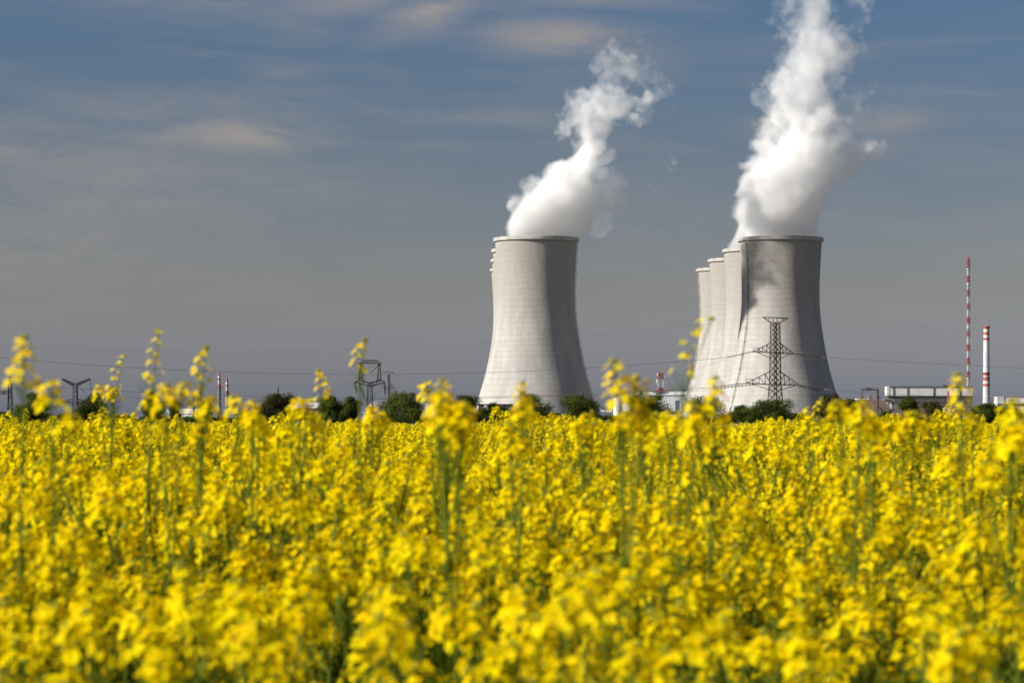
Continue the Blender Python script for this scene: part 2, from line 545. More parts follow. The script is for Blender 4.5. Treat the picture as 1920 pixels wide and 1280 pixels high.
TOWERS = [
    (16.8, 1740, 86, 'front cooling tower of the row that is mostly hidden, full pale shell standing by itself'),
    (14.4, 1857, 80, 'cooling tower peeping out just behind the lone front shell, second rim below its top'),
    (12.9, 1974, 80, 'cooling tower sliver behind the lone front shell, third rim counted from the top'),
    (11.3, 2102, 80, 'farthest cooling tower sliver behind the lone front shell, lowest of the four rims'),
    (186.4, 1740, -60, 'nearest cooling tower of the staggered row, whole shell behind the big lattice pylon'),
    (185.5, 1857, 140, 'second cooling tower of the staggered row, half hidden by the shell with the pylon'),
    (183.9, 1974, 150, 'third cooling tower of the staggered row, narrow sunlit strip between two others'),
    (184.0, 2102, -78, 'farthest cooling tower of the staggered row, lowest rim and outermost white flank'),
]
for tx, ty, lad, lab in TOWERS:
    t = thing('cooling_tower', (tx, ty, 0), lab, 'cooling tower', 'cooling towers of the power station')
    for nm, me in (('shell', SHELL), ('rim', RIM), ('basin_kerb', SILL), ('ladder', ladder_mesh(lad))):
        o = bpy.data.objects.new(nm, me)
        COL.objects.link(o)
        o.parent = t
    t.rotation_euler = (0, 0, 0)

# ------------------------------------------------------------------ lattice work
def lattice(mb, c, levels, leg=0.3, brace=0.14, rot=0.0, mi=0, mis=None, xb=True):
    """square lattice column: levels = [(z, half width)], centred at c (x, y)"""
    def cor(z, h):
        out = []
        for sx, sy in ((-1, -1), (1, -1), (1, 1), (-1, 1)):
            x, y = sx * h, sy * h
            out.append(Vector((c[0] + x * math.cos(rot) - y * math.sin(rot), c[1] + x * math.sin(rot) + y * math.cos(rot), z)))
        return out
    for i, ((z0, h0), (z1, h1)) in enumerate(zip(levels, levels[1:])):
        a, b_ = cor(z0, h0), cor(z1, h1)
        m_ = mis[i] if mis else mi
        for k in range(4):
            k2 = (k + 1) % 4
            mb.bar(a[k], b_[k], leg, m_)
            if xb:
                mb.bar(a[k], b_[k2], brace, m_)
                mb.bar(a[k2], b_[k], brace, m_)
            else:
                mb.bar(a[k], b_[k2], brace, m_) if i % 2 else mb.bar(a[k2], b_[k], brace, m_)
            mb.bar(b_[k], b_[k2], brace, m_)


def string(mb, a, b_, rr, n=8, core=0.05):
    """insulator string of n discs"""
    a, b_ = Vector(a), Vector(b_)
    mb.bar(a, b_, core)
    for i in range(n):
        p0 = a.lerp(b_, (i + 0.15) / n)
        p1 = a.lerp(b_, (i + 0.72) / n)
        mb.tube([p0, p0.lerp(p1, 0.5), p1], [rr * 0.5, rr, rr * 0.6], 6)


def main_pylon(px, D, k, mats, label, cat, group=None, base_py=790.0, insul=True):
    """waisted suspension pylon with two crossarm levels and a flat crown; k = scale of its pixel drawing"""
    c = P(px, HY, D)
    loc = Vector((c.x, D, 0))
    t = thing('lattice_pylon', loc, label, cat, group)
    Z = lambda py: CAMZ + (HY - py) / FPX * D               # drawing rows are given for this distance
    u = D / FPX                                            # metres per pixel
    st, ins = mats
    top = lambda py: Z(780 - (780 - py) * k)
    w = lambda v: v * u * k
    mb = MB()
    lv = [(0.0, w(14.5)), (top(770), w(12.0)), (top(752), w(9.6)), (top(738), w(9.0)), (top(728), w(8.4)), (top(718), w(7.7)), (top(707), w(7.5)), (top(696), w(7.3)),
          (top(685), w(7.2)), (top(672), w(7.0)), (top(661), w(6.9)), (top(650), w(6.8)), (top(641), w(6.7)), (top(632), w(6.6)), (top(623), w(6.4)), (top(614), w(6.3)), (top(604.5), w(6.2))]
    s = max(1.0, 0.0)
    lattice(mb, (c.x, D), lv, 0.30 * s, 0.13 * s, R(30))
    mb.build('lattice_body', st, t)
    # crown: flat triangular beam
    cr = MB()
    z1, z0 = top(594.5), top(605)
    for sy in (-1, 1):
        yy = D + sy * w(3)
        L, Rr = Vector((c.x - w(23.6), D, z1)), Vector((c.x + w(24.4), D, z1 - w(2.2)))
        bl, br = Vector((c.x - w(7.5), yy, z0)), Vector((c.x + w(8), yy, z0))
        cr.bar(L, Rr, 0.26)
        cr.bar(L, bl, 0.26)
        cr.bar(Rr, br, 0.26)
        cr.bar(bl, br, 0.2)
        for q in range(6):
            a0 = L.lerp(Rr, 0.12 + q * 0.14)
            b0 = (L.lerp(bl, 0.35 + 0.3 * (q % 2)) if q < 2 else (Rr.lerp(br, 0.35 + 0.3 * (q % 2)) if q > 3 else bl.lerp(br, (q - 1.5) / 2)))
            cr.bar(a0, b0, 0.13)
    cr.build('crown_beam', st, t)

    def arm(sx, tipx, tipy, rooty, lowy, boxed):
        a = MB()
        tip = Vector((c.x + sx * w(tipx), D - w(1.0), top(tipy)))
        hb = w(7.2)
        up = [Vector((c.x + sx * hb, D + s2 * hb * 0.6, top(rooty))) for s2 in (-1, 1)]
        lo = [Vector((c.x + sx * hb, D + s2 * hb * 0.6, top(lowy))) for s2 in (-1, 1)]
        for q in range(2):
            a.bar(up[q], tip, 0.24)
            a.bar(lo[q], tip, 0.32)
            for e in (0.25, 0.5, 0.75):
                a.bar(up[q].lerp(tip, e), lo[q].lerp(tip, e), 0.12)
                a.bar(up[q].lerp(tip, e), lo[q].lerp(tip, e - 0.25), 0.12)
            # lower strut that meets the column below the arm
        a.bar(lo[0].lerp(tip, 0.85), Vector((c.x + sx * hb, D, top(lowy + 11))), 0.2)
        for e in (0.2, 0.45, 0.7):
            a.bar(lo[0].lerp(tip, e), lo[1].lerp(tip, e + 0.15), 0.12)
        a.bar(lo[0].lerp(tip, 0.0) - Vector((sx * 2 * hb, 0, 0)), lo[0], 0.32)
        if boxed:                                          # little walkway cage at the tip
            q0 = tip.copy()
            q1 = tip - Vector((sx * w(12), 0, 0))
            h = Vector((0, 0, w(7)))
            for p_, r_ in ((q0, q0 + h), (q0 + h, q1 + h), (q1, q1 + h)):
                a.bar(p_, r_, 0.16)
        return tip, a.build('crossarm', st, t)

    tips = [arm(-1, 41.5, 659, 642, 661, True), arm(1, 34.5, 663, 642, 662, False), arm(-1, 54, 718, 695, 721, True), arm(1, 45.5, 722, 695, 721, False)]
    ends = []
    for i, (tp, ex, ey) in enumerate(zip(tips, (-91, 87, -118, 92), (670, 669.5, 726, 729))):
        tp, armo = tp
        e = Vector((c.x + w(ex), D - w(6) * (-1 if i % 2 else 1), top(ey)))
        ends.append(e)
        if insul:
            ib = MB()
            string(ib, tp, e, 0.30 if i % 2 else 0.24, 9 if i % 2 else 14, 0.12)
            ib.build('insulator', ins if i % 2 else st, armo)
            if i >= 2:
                ib = MB()
                string(ib, tp + Vector((0, 2.0, -0.4)) - Vector(((tp - e).x * 0.25, 0, 0)) * (0 if i % 2 else -1), e + Vector((0, 2, -0.5)), 0.24, 9 if i % 2 else 12, 0.12)
                ib.build('insulator', ins if i % 2 else st, armo)
    return t, ends


main_pylon(1453.6, 800, 1.0, (M['rust_steel'], M['insulator']), 'tall brown lattice pylon with two crossarm levels standing before the nearest staggered tower', 'pylon', 'pylons')
main_pylon(727.5, 1500, 0.447, (M['grey_steel'], M['grey_steel']), 'small faded pylon with flat crown just behind the portal pylon', 'pylon', 'pylons', insul=False)  # paler grey steel here paints in the haze of distance


def portal_pylon():
    D = 1050
    c = P(693.5, HY, D)
    t = thing('portal_pylon', Vector((c.x, D, 0)), 'dark window shaped pylon with hanging insulator strings above the beige tank', 'pylon', 'pylons')
    st = M['dark_steel']
    Q = lambda px, py, y=0.0: Vector((P(px, py, D).x, D + y, P(px, py, D).z))
    Z = lambda py: P(0, py, D).z
    mb = MB()
    lattice(mb, (c.x, D), [(0, S(8, D)), (Z(778), S(6.6, D)), (Z(768), S(5.8, D)), (Z(758), S(5.2, D)), (Z(748), S(4.8, D)), (Z(739), S(4.5, D)), (Z(730), S(4.3, D)), (Z(722), S(4.1, D))], 0.28, 0.13)
    mb.build('lattice_body', st, t)
    mb = MB()
    for y in (-0.9, 0.9):                                  # bridge: two chords in a shallow V with upturned tips
        up = [Q(665, 716.5, y), Q(674, 712, y), Q(687, 716, y), Q(693.5, 717.2, y), Q(700, 716, y), Q(713, 712, y), Q(722, 716.5, y)]
        lo = [Q(665, 716.5, y), Q(675, 719.5, y), Q(688, 723.6, y), Q(693.5, 724, y), Q(699, 723.6, y), Q(712, 719.5, y), Q(722, 716.5, y)]
        for L in (up, lo):
            for a, b_ in zip(L, L[1:]): mb.bar(a, b_, 0.38)
        for i in range(1, 6):
            mb.bar(up[i], lo[i], 0.2)
            mb.bar(up[i], lo[i - 1], 0.2)
            mb.bar(up[i].lerp(up[i - 1], 0.5), lo[i].lerp(lo[i - 1], 0.5), 0.2)
    bridge = mb.build('bridge_beam', st, t)
    for px0, px1 in ((676.5, 678), (711, 710)):
        mb = MB()
        lattice(mb, (P(px0, 0, D).x, D), [(Z(713), S(3.8, D)), (Z(705), S(3.2, D)), (Z(697), S(2.6, D)), (Z(689), S(2.1, D)), (Z(681), S(1.7, D))], 0.26, 0.13)
        mb.build('window_post', st, t)
    mb = MB()
    for y in (-0.7, 0.7):
        lo = [Q(671.5, 681, y), Q(716, 681, y)]
        mb.bar(lo[0], lo[1], 0.34)
        mb.bar(Q(676, 681, y), Q(680, 675.5, y), 0.26)
        mb.bar(Q(680, 675.5, y), Q(708.5, 675.5, y), 0.3)
        mb.bar(Q(708.5, 675.5, y), Q(712, 681, y), 0.26)
        for i in range(6):
            mb.bar(Q(680 + i * 4.8, 675.5, y), Q(682.4 + i * 4.8, 681, y), 0.15)
            mb.bar(Q(682.4 + i * 4.8, 681, y), Q(684.8 + i * 4.8, 675.5, y), 0.15)
    mb.build('top_beam', st, t)
    for a, b_ in ((Q(677.5, 684), Q(692.5, 699)), (Q(710.5, 684), Q(694.8, 699)), (Q(665, 717), Q(667.6, 737)), (Q(666, 717), Q(669, 737)), (Q(719.6, 717), Q(721.8, 740)), (Q(721.5, 717), Q(723.4, 740))):
        mb = MB()
        string(mb, a, b_, 0.26, 9, 0.14)
        mb.build('insulator', M['dark_steel'], bridge)


portal_pylon()


def y_pylon():
    D = 900
    c = P(141, HY, D)
    t = thing('y_shaped_pylon', Vector((c.x, D, 0)), 'dark pylon with two raised arms like the letter Y over the flowers', 'pylon', 'pylons')
    st = M['dark_steel']
    Q = lambda px, py, y=0.0: Vector((P(px, py, D).x, D + y, P(px, py, D).z))
    Z = lambda py: P(0, py, D).z
    mb = MB()
    lattice(mb, (c.x, D), [(0, S(6, D)), (Z(772), S(4.8, D)), (Z(757), S(4.2, D)), (Z(748), S(4.0, D)), (Z(738), S(3.8, D)), (Z(729), S(3.7, D)), (Z(722), S(3.6, D))], 0.2, 0.08, R(20))
    mb.build('lattice_body', st, t)
    for ex, ey, sx in ((117.5, 709.5, -1), (168.5, 709.5, 1)):
        mb = MB()
        for y in (-0.6, 0.6):
            a0, a1 = Q(141 + sx * 0.5, 719.5, y), Q(ex, ey, y)
            b0, b1 = Q(141 + sx * 3.5, 724, y), Q(ex + sx * 1.0, ey + 1.6, y)
            mb.bar(a0, a1, 0.24)
            mb.bar(b0, b1, 0.24)
            for i in range(7):
                mb.bar(a0.lerp(a1, i / 7), b0.lerp(b1, (i + 0.6) / 7), 0.17)
                mb.bar(a0.lerp(a1, (i + 1) / 7), b0.lerp(b1, (i + 0.6) / 7), 0.17)
        mb.build('raised_arm', st, t)
    for pts in ([(137, 748), (127, 750.5), (118.5, 753.5)], [(145, 748), (151, 749.5), (160, 753)]):
        mb = MB()
        for (a, b_), (c_, d_) in zip(pts, pts[1:]):
            mb.bar(Q(a, b_), Q(c_, d_), 0.34)
            mb.bar(Q(a, b_ + 8 - (abs(a - 141) * 0.3)), Q(c_, max(d_, b_ + 7 - abs(c_ - 141) * 0.2)), 0.28)
        mb.bar(Q(141, 757.5), Q(pts[-1][0], pts[-1][1]), 0.28)
        mb.build('crossarm', st, t)
    for a, b_ in ((Q(168.5, 711), Q(173, 743)), (Q(150, 727), Q(160, 736))):
        mb = MB()
        string(mb, a, b_, 0.16, 12, 0.1)
        mb.build('insulator', st, t)


y_pylon()


def needle_pylon(px, D, ytop, levels, label, arm=None):
    c = P(px, HY, D)
    t = thing('needle_pylon', Vector((c.x, D, 0)), label, 'pylon', 'pylons')
    Z = lambda py: max(0.0, P(0, py, D).z)
    mb = MB()
    lattice(mb, (c.x, D), [(Z(py), S(h, D)) for py, h in levels], 0.24, 0.12)
    mb.bar(Vector((c.x, D, Z(levels[-1][0]))), Vector((c.x, D, Z(ytop))), 0.22, w2=0.1)
    mb.build('lattice_body', M['dark_steel'], t)
    if arm:
        mb = MB()
        x0, x1, y0, y1 = arm
        for yy in (-0.6, 0.6):
            A = Vector((P(x0, 0, D).x, D + yy, Z(y0)))
            B = Vector((P(x1, 0, D).x, D + yy, Z(y0)))
            C_ = Vector((P(x0, 0, D).x, D + yy, Z(y1)))
            E = Vector((P(x1, 0, D).x, D + yy, Z(y1)))
            mb.bar(A, B, 0.3)
            mb.bar(C_, E, 0.3)
            for i in range(8):
                mb.bar(A.lerp(B, i / 8), C_.lerp(E, (i + 1) / 8), 0.13)
                mb.bar(C_.lerp(E, i / 8), A.lerp(B, (i + 1) / 8), 0.13)
        mb.build('crossarm', M['dark_steel'], t)


needle_pylon(18.8, 950, 694, [(793, 5), (770, 4.2), (752, 3.6), (738, 3.2), (726, 2.8), (714, 2.2), (704, 1.2)], 'pointed grey lattice pylon at the edge of the view with one beam reaching outward', (-60, 22, 733.5, 738))
needle_pylon(521.5, 1300, 720, [(788, 4.6), (770, 3.4), (758, 2.6), (747, 2.0), (736, 1.3), (728, 0.7)], 'slim dark needle pylon rising behind the brownish bush and white hall')
needle_pylon(1187.5, 2240, 717.5, [(770, 4.0), (757, 3.6), (745, 3.2), (733, 2.7), (724, 2.0), (719, 1.3)], 'short slim lattice column with rounded top over the pale plant building')

c = P(363.2, HY, 900)
t = thing('line_pole', Vector((c.x, 900, 0)), 'stout dark pole with a short bracket beside the low white roof', 'pole')
mb = MB()
mb.tube([(c.x, 900, 0), (c.x, 900, P(0, 735.5, 900).z)], [0.45, 0.36], 8)
mb.build('post', M['dark_steel'], t)
mb = MB()
mb.bar((c.x - 0.2, 900, P(0, 736, 900).z), (c.x + 2.2, 900, P(0, 738.5, 900).z), 0.22)
mb.bar((c.x, 900, P(0, 741, 900).z), (c.x + 1.6, 900, P(0, 738, 900).z), 0.16)
mb.build('bracket', M['dark_steel'], t)

# ------------------------------------------------------------------ power cables
def cable(label, pts, r=0.045, D0=800, D1=800):
    """parabola through three pixel points; the distance runs linearly from D0 to D1"""
    (x0, y0), (x1, y1), (x2, y2) = pts
    A = np.array([[x0 * x0, x0, 1], [x1 * x1, x1, 1], [x2 * x2, x2, 1]], float)
    q = np.linalg.solve(A, np.array([y0, y1, y2], float))
    P3 = []
    for i in range(33):
        px = x0 + (x2 - x0) * i / 32
        D = D0 + (D1 - D0) * i / 32
        P3.append(P(px, q[0] * px * px + q[1] * px + q[2], D))
    mb = MB()
    mb.tube(P3, r, 5)
    o = mb.build('power_cable', M['cable'], origin=P3[0], smooth=True)
    tag(o, label, 'cable', 'power cables')


cable('faint topmost wire crossing the sky from the tall pylon crown over the portal pylon', [(1430, 595), (690, 654), (-160, 640)], 0.02, 800, 760)
cable('long sagging cable from the upper crossarm of the tall pylon past the lone tower', [(1362, 670), (740, 701.5), (-160, 654)], 0.055, 800, 760)
cable('long sagging cable from the lower crossarm, passing above the white hall', [(1335, 726), (620, 746), (-160, 703)], 0.06, 800, 760)
cable('lowest thin cable skimming the tree tops and the base of the lone tower', [(1337, 731), (800, 748.5), (100, 741)], 0.035, 805, 770)
cable('thin cable across the shaded flank of the lone tower toward the telecom tower', [(1362, 671), (1240, 713), (960, 737)], 0.025, 805, 1050)
cable('dark cable from the upper crossarm running across the chimney', [(1540.5, 669.5), (1720, 680), (2060, 696)], 0.065, 800, 790)
cable('upper cable of the pair leaving the lower crossarm over the striped chimney foot', [(1545.5, 729), (1720, 741), (2060, 748)], 0.05, 800, 790)
cable('lower cable of the pair leaving the lower crossarm over the striped chimney foot', [(1545.5, 731), (1720, 744.5), (2060, 752)], 0.045, 803, 790)
cable('faint topmost wire from the pylon crown toward the red and white mast', [(1478, 597), (1700, 611), (2060, 627)], 0.025, 800, 790)

# ------------------------------------------------------------------ chimney, masts
def chimney():
    D = 1600
    c = P(1849.6, HY, D)
    t = thing('chimney', Vector((c.x, D, 0)), 'round white chimney with red bands at its top and middle', 'chimney')
    rows = [(790, 1), (724.5, 0), (719, 1), (714, 0), (708, 1), (704.5, 0), (698, 1), (638, 0), (633.2, 1), (628.2, 0), (622.5, 1), (617, 0), (611, None)]
    prof, mis = [], []
    Z = lambda py: max(0.0, P(0, py, D).z)
    for py, mcol in rows:
        f = (790 - py) / (790 - 611)
        prof.append((S(7.2 - 1.7 * min(1, f * 1.3), D), Z(py)))
        if mcol is not None: mis.append(1 - mcol)
    prof.append((S(4.6, D), Z(611)))
    prof.append((S(4.6, D), Z(618)))
    mb = MB()
    mb.lathe(prof, 32, (c.x, D, 0), mis=mis + [1, 1])
    mb.build('shaft', [M['white'], M['red']], t, True)
    for py, e in ((613.5, 1.1), (699.5, 1.6), (707.5, 0.6)):
        mb = MB()
        r = S(5.8 + e, D)
        mb.lathe([(S(5.2, D), Z(py + 0.4)), (r, Z(py + 0.4)), (r, Z(py - 0.5)), (S(5.2, D), Z(py - 0.5))], 24, (c.x, D, 0), close=True)
        for k in range(16):
            a = 2 * math.pi * k / 16
            p = Vector((c.x + r * math.cos(a), D + r * math.sin(a), Z(py)))
            mb.bar(p, p + Vector((0, 0, 0.9)), 0.08)
        mb.build('walkway', M['rust_steel'], t)


chimney()


def radio_mast():
    D = 1700
    c = P(1815.8, HY, D)
    t = thing('radio_mast', Vector((c.x, D, 0)), 'very tall thin lattice mast in alternating red and white sections', 'mast')
    Z = lambda py: max(0.0, P(0, py, D).z)
    rows = [(790, 0), (733, 0), (709, 1), (696, 0), (683, 1), (671, 0), (658, 1), (645.5, 0), (631, 1), (620, 0), (607, 1), (594.5, 0), (581, 1), (569, 0), (556, 1), (543, 0), (530, 1), (517, 0), (504, 1), (484.5, None)]
    for (y0, cidx), (y1, _n) in zip(rows, rows[1:]):
        mb = MB()
        n = max(2, int((y0 - y1) / 4))
        hw = 2.5 if cidx else 1.9
        lattice(mb, (c.x, D), [(Z(y0 + (y1 - y0) * i / n), S(hw * (0.92 if y0 < 560 else 1.0), D)) for i in range(n + 1)], 0.24, 0.13, R(15))
        if cidx == 0:
            mb.bar((c.x, D, Z(y0)), (c.x, D, Z(y1)), 0.4)
        mb.build('mast_section', M['mast_red'] if cidx else M['white'], t)
    for py in (505, 533, 614, 709.5):
        mb = MB()
        r = S(3.9, D)
        mb.lathe([(S(2, D), Z(py)), (r, Z(py)), (r, Z(py - 1.2)), (S(2, D), Z(py - 1.2))], 12, (c.x, D, 0), close=True)
        mb.build('platform', M['white'], t)
    mb = MB()
    mb.bar((c.x, D, Z(485)), (c.x, D, Z(475)), 0.35, w2=0.12)
    mb.bar((c.x - S(2, D), D, Z(479)), (c.x + S(2, D), D, Z(479)), 0.25)
    mb.build('antenna', M['mast_red'], t)


radio_mast()


def small_mast(px, D, ytop, label):
    """grey lattice foot, red and white upper sections, drum antennas"""
    c = P(px, HY, D)
    t = thing('antenna_mast', Vector((c.x, D, 0)), label, 'mast', 'twin antenna masts')
    Z = lambda py: max(0.0, P(0, py + (ytop - 696), D).z)
    for a, b_, h0, h1, mat in ((800, 728, 3.2, 2.0, 'grey_steel'), (728, 721, 2.0, 1.9, 'mast_red'), (721, 713, 1.9, 1.7, 'white'), (713, 705, 1.7, 1.3, 'mast_red'), (705, 696, 1.0, 0.4, 'mast_red')):
        mb = MB()
        n = max(2, int((a - b_) / 5))
        lattice(mb, (c.x, D), [(max(0.0, Z(a + (b_ - a) * i / n)), S(h0 + (h1 - h0) * i / n, D)) for i in range(n + 1)], 0.24, 0.16, R(20))
        mb.build('mast_section', M[mat], t)
    mb = MB()
    mb.tube([(c.x - S(3.4, D), D - 0.8, Z(708)), (c.x + S(2.6, D), D - 0.8, Z(707.4))], S(1.7, D), 10)
    mb.tube([(c.x, D - 1.2, Z(710)), (c.x, D - 1.2, Z(704.5))], S(1.6, D), 10)
    mb.build('drum_antenna', M['white'], t)
    mb = MB()
    for s in (-1, 1):
        mb.bar((c.x, D, Z(722)), (c.x + s * S(7, D), D, Z(728)), 0.2)
        mb.bar((c.x, D, Z(728)), (c.x + s * S(7, D), D, Z(728)), 0.2)
    mb.build('bracket', M['grey_steel'], t)


small_mast(411.3, 1300, 695.5, 'taller of the twin red and white antenna masts by the white hall')
small_mast(426.0, 1320, 707.5, 'shorter of the twin red and white antenna masts by the white hall')


def telecom_tower():
    D = 2275
    c = P(1238.6, HY, D)
    t = thing('telecom_tower', Vector((c.x, D, P(0, 734, D).z)), 'squat red and white telecom tower with dishes on the pale building roof', 'telecom tower')
    Z = lambda py: P(0, py, D).z
    for a, b_, mat in ((734, 727, 'mast_red'), (727, 711.5, 'white'), (711.5, 699, 'mast_red')):
        mb = MB()
        n = 3 if mat == 'white' else 2
        lattice(mb, (c.x, D), [(Z(a + (b_ - a) * i / n), S(4.4, D)) for i in range(n + 1)], 0.36, 0.16 if mat == 'white' else 0.3, R(12))
        mb.bar((c.x - 0.8, D, Z(a)), (c.x - 0.8, D, Z(b_)), 0.3)
        mb.build('tower_section', M[mat], t)
    for dx, py, rx, rz in ((-7.0, 715, 1.6, 4.0), (8.2, 705.7, 2.0, 2.2), (-5.6, 702.3, 1.6, 2.4), (-5.6, 723.4, 1.4, 2.2)):
        mb = MB()
        mb.ellipsoid((c.x + S(dx, D), D - 1.0, Z(py)), S(rx, D), 0.9, S(rz, D))
        mb.bar((c.x + S(dx, D), D - 0.8, Z(py)), (c.x + S(dx * 0.5, D), D - 0.4, Z(py)), 0.2)
        mb.build('dish', M['white'] if py < 720 else M['grey_steel'], t, True)


telecom_tower()

# ------------------------------------------------------------------ plant buildings
def bld(name, px, D, label, cat='building', group=None):
    return thing(name, Vector((P(px, 0, D).x, D, 0)), label, cat, group)


def part(name, mat, parent, rects, D, depth, dy=0.0):
    mb = MB()
    for (x0, x1, y0, y1) in rects: mb.pbox(x0, x1, y0, y1, D + dy, depth)
    return mb.build(name, mat, parent)


GP = lambda D: HY + CAMZ / D * FPX                          # pixel row of the ground at a distance

# long white hall behind the left bushes
D = 1250
t = bld('factory_hall', 565, D, 'long low hall with a bright white upper band above dark walls')
part('wall', M['hall_dark'], t, [(484, 652, 765.2, GP(D))], D, 30, 0.3)
part('cladding_band', M['hall_white'], t, [(480, 655, 752, 765.2)], D, 31)
part('window', M['glass_dark'], t, [(575, 590, 771, 777)], D, 0.2, 0.1)
part('window', M['glass_dark'], t, [(600, 640, 771, 776)], D, 0.2, 0.1)
part('roof_edge', M['roof_dark'], t, [(479.5, 655.5, 751.2, 752)], D, 31.5, -0.3)
# low white roof farther over
D = 1280
t = bld('low_shed', 345, D, 'low shed with a white roof band beside the stout dark pole')
part('wall', M['hall_pale'], t, [(303, 386, 775, GP(D))], D, 18, 0.3)
part('roof', M['hall_white'], t, [(298, 390, 766, 775)], D, 19)
# small white-walled houses glimpsed among the left bushes
for x0, x1, y0, y1, lab in ((2, 12, 773, 781, 'tiny white shed glimpsed through flowers at the very edge under the needle pylon'),
                            (201, 209, 779, 789, 'tiny pale brick hut glimpsed through flowers beside the second bush')):
    t = bld('small_hut', (x0 + x1) / 2, 1150, lab)
    part('wall', M['hall_white'] if x0 < 100 else M['brick_brown'], t, [(x0, x1, y0 + 2, GP(1150))], 1150, 5)
    part('roof', M['roof_dark'] if x0 > 100 else M['hall_pale'], t, [(x0 - 0.8, x1 + 0.8, y0, y0 + 2)], 1150, 5.6, -0.3)


def tank(px, r, ytop, D, mat, roofmat, label, dome):
    c = P(px, HY, D)
    rr = S(r, D)
    zt = P(0, ytop, D).z
    t = thing('storage_tank', Vector((c.x, D + rr, 0)), label, 'tank')
    mb = MB()
    mb.lathe([(rr, 0), (rr, zt), (rr - 0.2, zt), (rr - 0.2, zt - 0.3)], 48, (c.x, D + rr, 0))
    mb.build('tank_wall', mat, t, False)
    mb = MB()
    mb.lathe([(rr + 0.12, zt + 0.02), (rr * 0.7, zt + dome * 0.6), (rr * 0.3, zt + dome * 0.93), (0.05, zt + dome)], 48, (c.x, D + rr, 0))
    roofo = mb.build('tank_roof', roofmat, t, True)
    mb = MB()
    for k in range(24):
        a = 2 * math.pi * k / 24
        p = Vector((c.x + rr * math.cos(a), D + rr + rr * math.sin(a), zt))
        q = Vector((c.x + rr * math.cos(a + 0.26), D + rr + rr * math.sin(a + 0.26), zt))
        mb.bar(p, p + Vector((0, 0, 1.0)), 0.07)
        mb.bar(p + Vector((0, 0, 1.0)), q + Vector((0, 0, 1.0)), 0.06)
    mb.build('railing', M['grey_steel'], roofo)


tank(707, 20.5, 758, 1180, M['tank_beige'], M['tank_beige'], 'round beige storage tank behind the foot of the portal pylon', 0.4)
tank(714, 21, 753.5, 1400, M['tank_blue'], M['tank_blue'], 'wider blue grey storage tank behind the beige one', 1.0)

# white pipe bridge in front of the pylon foot
D = 575
t = bld('pipe_bridge', 696, D, 'white pipe bridge on thin legs in front of the portal pylon', 'pipe bridge')
mb = MB()
for yy, zz in ((0.0, 773.2), (0.7, 774.0), (1.4, 773.4)):
    mb.tube([P(679, zz, D) + Vector((0, yy, 0)), P(713, zz, D) + Vector((0, yy, 0))], 0.13, 8)
mb.pbox(680, 712, 775.2, 776.2, D, 1.8)
mb.build('pipe_deck', M['white'], t)
for px in (682.5, 693.5, 704.4, 707.4):
    mb = MB()
    mb.pbox(px - 0.8, px + 0.8, 776.2, GP(D), D + 0.2, 0.25)
    mb.pbox(px - 0.8, px + 0.8, 776.2, GP(D), D + 1.3, 0.25)
    mb.build('leg', M['white'] if px < 706 else M['tank_blue'], t)
# dark low house in front of the lone tower
D = 1500
t = bld('pump_house', 930, D, 'dark low pump house with a pale pier at the foot of the lone tower')
part('wall', M['hall_dark'], t, [(897, 962, 758.5, GP(D))], D, 14, 0.3)
part('pier', M['hall_pale'], t, [(907.5, 915.5, 757.8, GP(D))], D, 0.6)
part('pier', M['brick_brown'], t, [(933, 942, 759, GP(D))], D, 0.6)
part('roof', M['roof_dark'], t, [(896, 963, 757, 758.5)], D, 15, -0.2)
# white wall bit beside the fir row
t = bld('low_shed', 808, 1200, 'small pale roofed shed between the round bush and the lone tower')
part('wall', M['hall_pale'], t, [(799, 816, 757.5, GP(1200))], 1200, 8, 0.2)
part('roof', M['hall_white'], t, [(797.5, 817.5, 755.5, 757.5)], 1200, 9)
# pale building between the two rows of towers, beyond the farthest shell
D = 2260
t = bld('turbine_building', 1228, D, 'pale grey flat roofed building between the lone tower and the staggered row')
part('wall', M['hall_pale'], t, [(1166, 1300, 741, GP(D))], D, 26, 0.4)
part('parapet', M['white'], t, [(1165, 1300, 739.4, 741)], D, 27)
r = part('roof_storey', M['hall_white'], t, [(1256, 1300, 733.5, 739.4)], D, 12, 4)
part('roof_plate', M['rust_roof'], t, [(1222, 1256, 732.6, 734.2)], D, 8, 5)
part('roof_storey', M['hall_pale'], t, [(1192, 1256, 734.2, 739.4)], D, 8, 6)
part('roof_unit', M['green_box'], t, [(1199, 1206, 734.4, 739.4)], D, 3, 2)
part('roof_unit', M['green_box'], t, [(1233.5, 1241, 735, 739.4)], D, 3, 2)
dr = part('door', M['door_blue'], t, [(1266, 1273.5, 750.5, GP(D))], D, 0.3, 0.25)
part('plinth', M['roof_dark'], t, [(1150, 1300, 771, 774)], D, 0.6, -0.3)
mb = MB()
for i in range(13):
    px = 1256 + i * 3.4
    mb.bar(P(px, 733.5, D + 4), P(px, 731.2, D + 4), 0.1)
mb.bar(P(1256, 731.2, D + 4), P(1298, 731.2, D + 4), 0.12)
mb.build('railing', M['dark_steel'], r)
# slate low canopies
t = bld('canopy', 1138, 1400, 'low slate blue canopy roof beside the white silo')
part('roof', M['tank_blue'], t, [(1126, 1148, 761.5, 765.5)], 1400, 9)
part('wall', M['hall_pale'], t, [(1127.5, 1147, 768.5, 772)], 1400, 8, 0.3)
for px in (1127.5, 1134, 1141, 1146.5):
    part('leg', M['grey_steel'], t, [(px, px + 0.8, 765.5, GP(1400))], 1400, 0.3, -0.02 + 0.3)
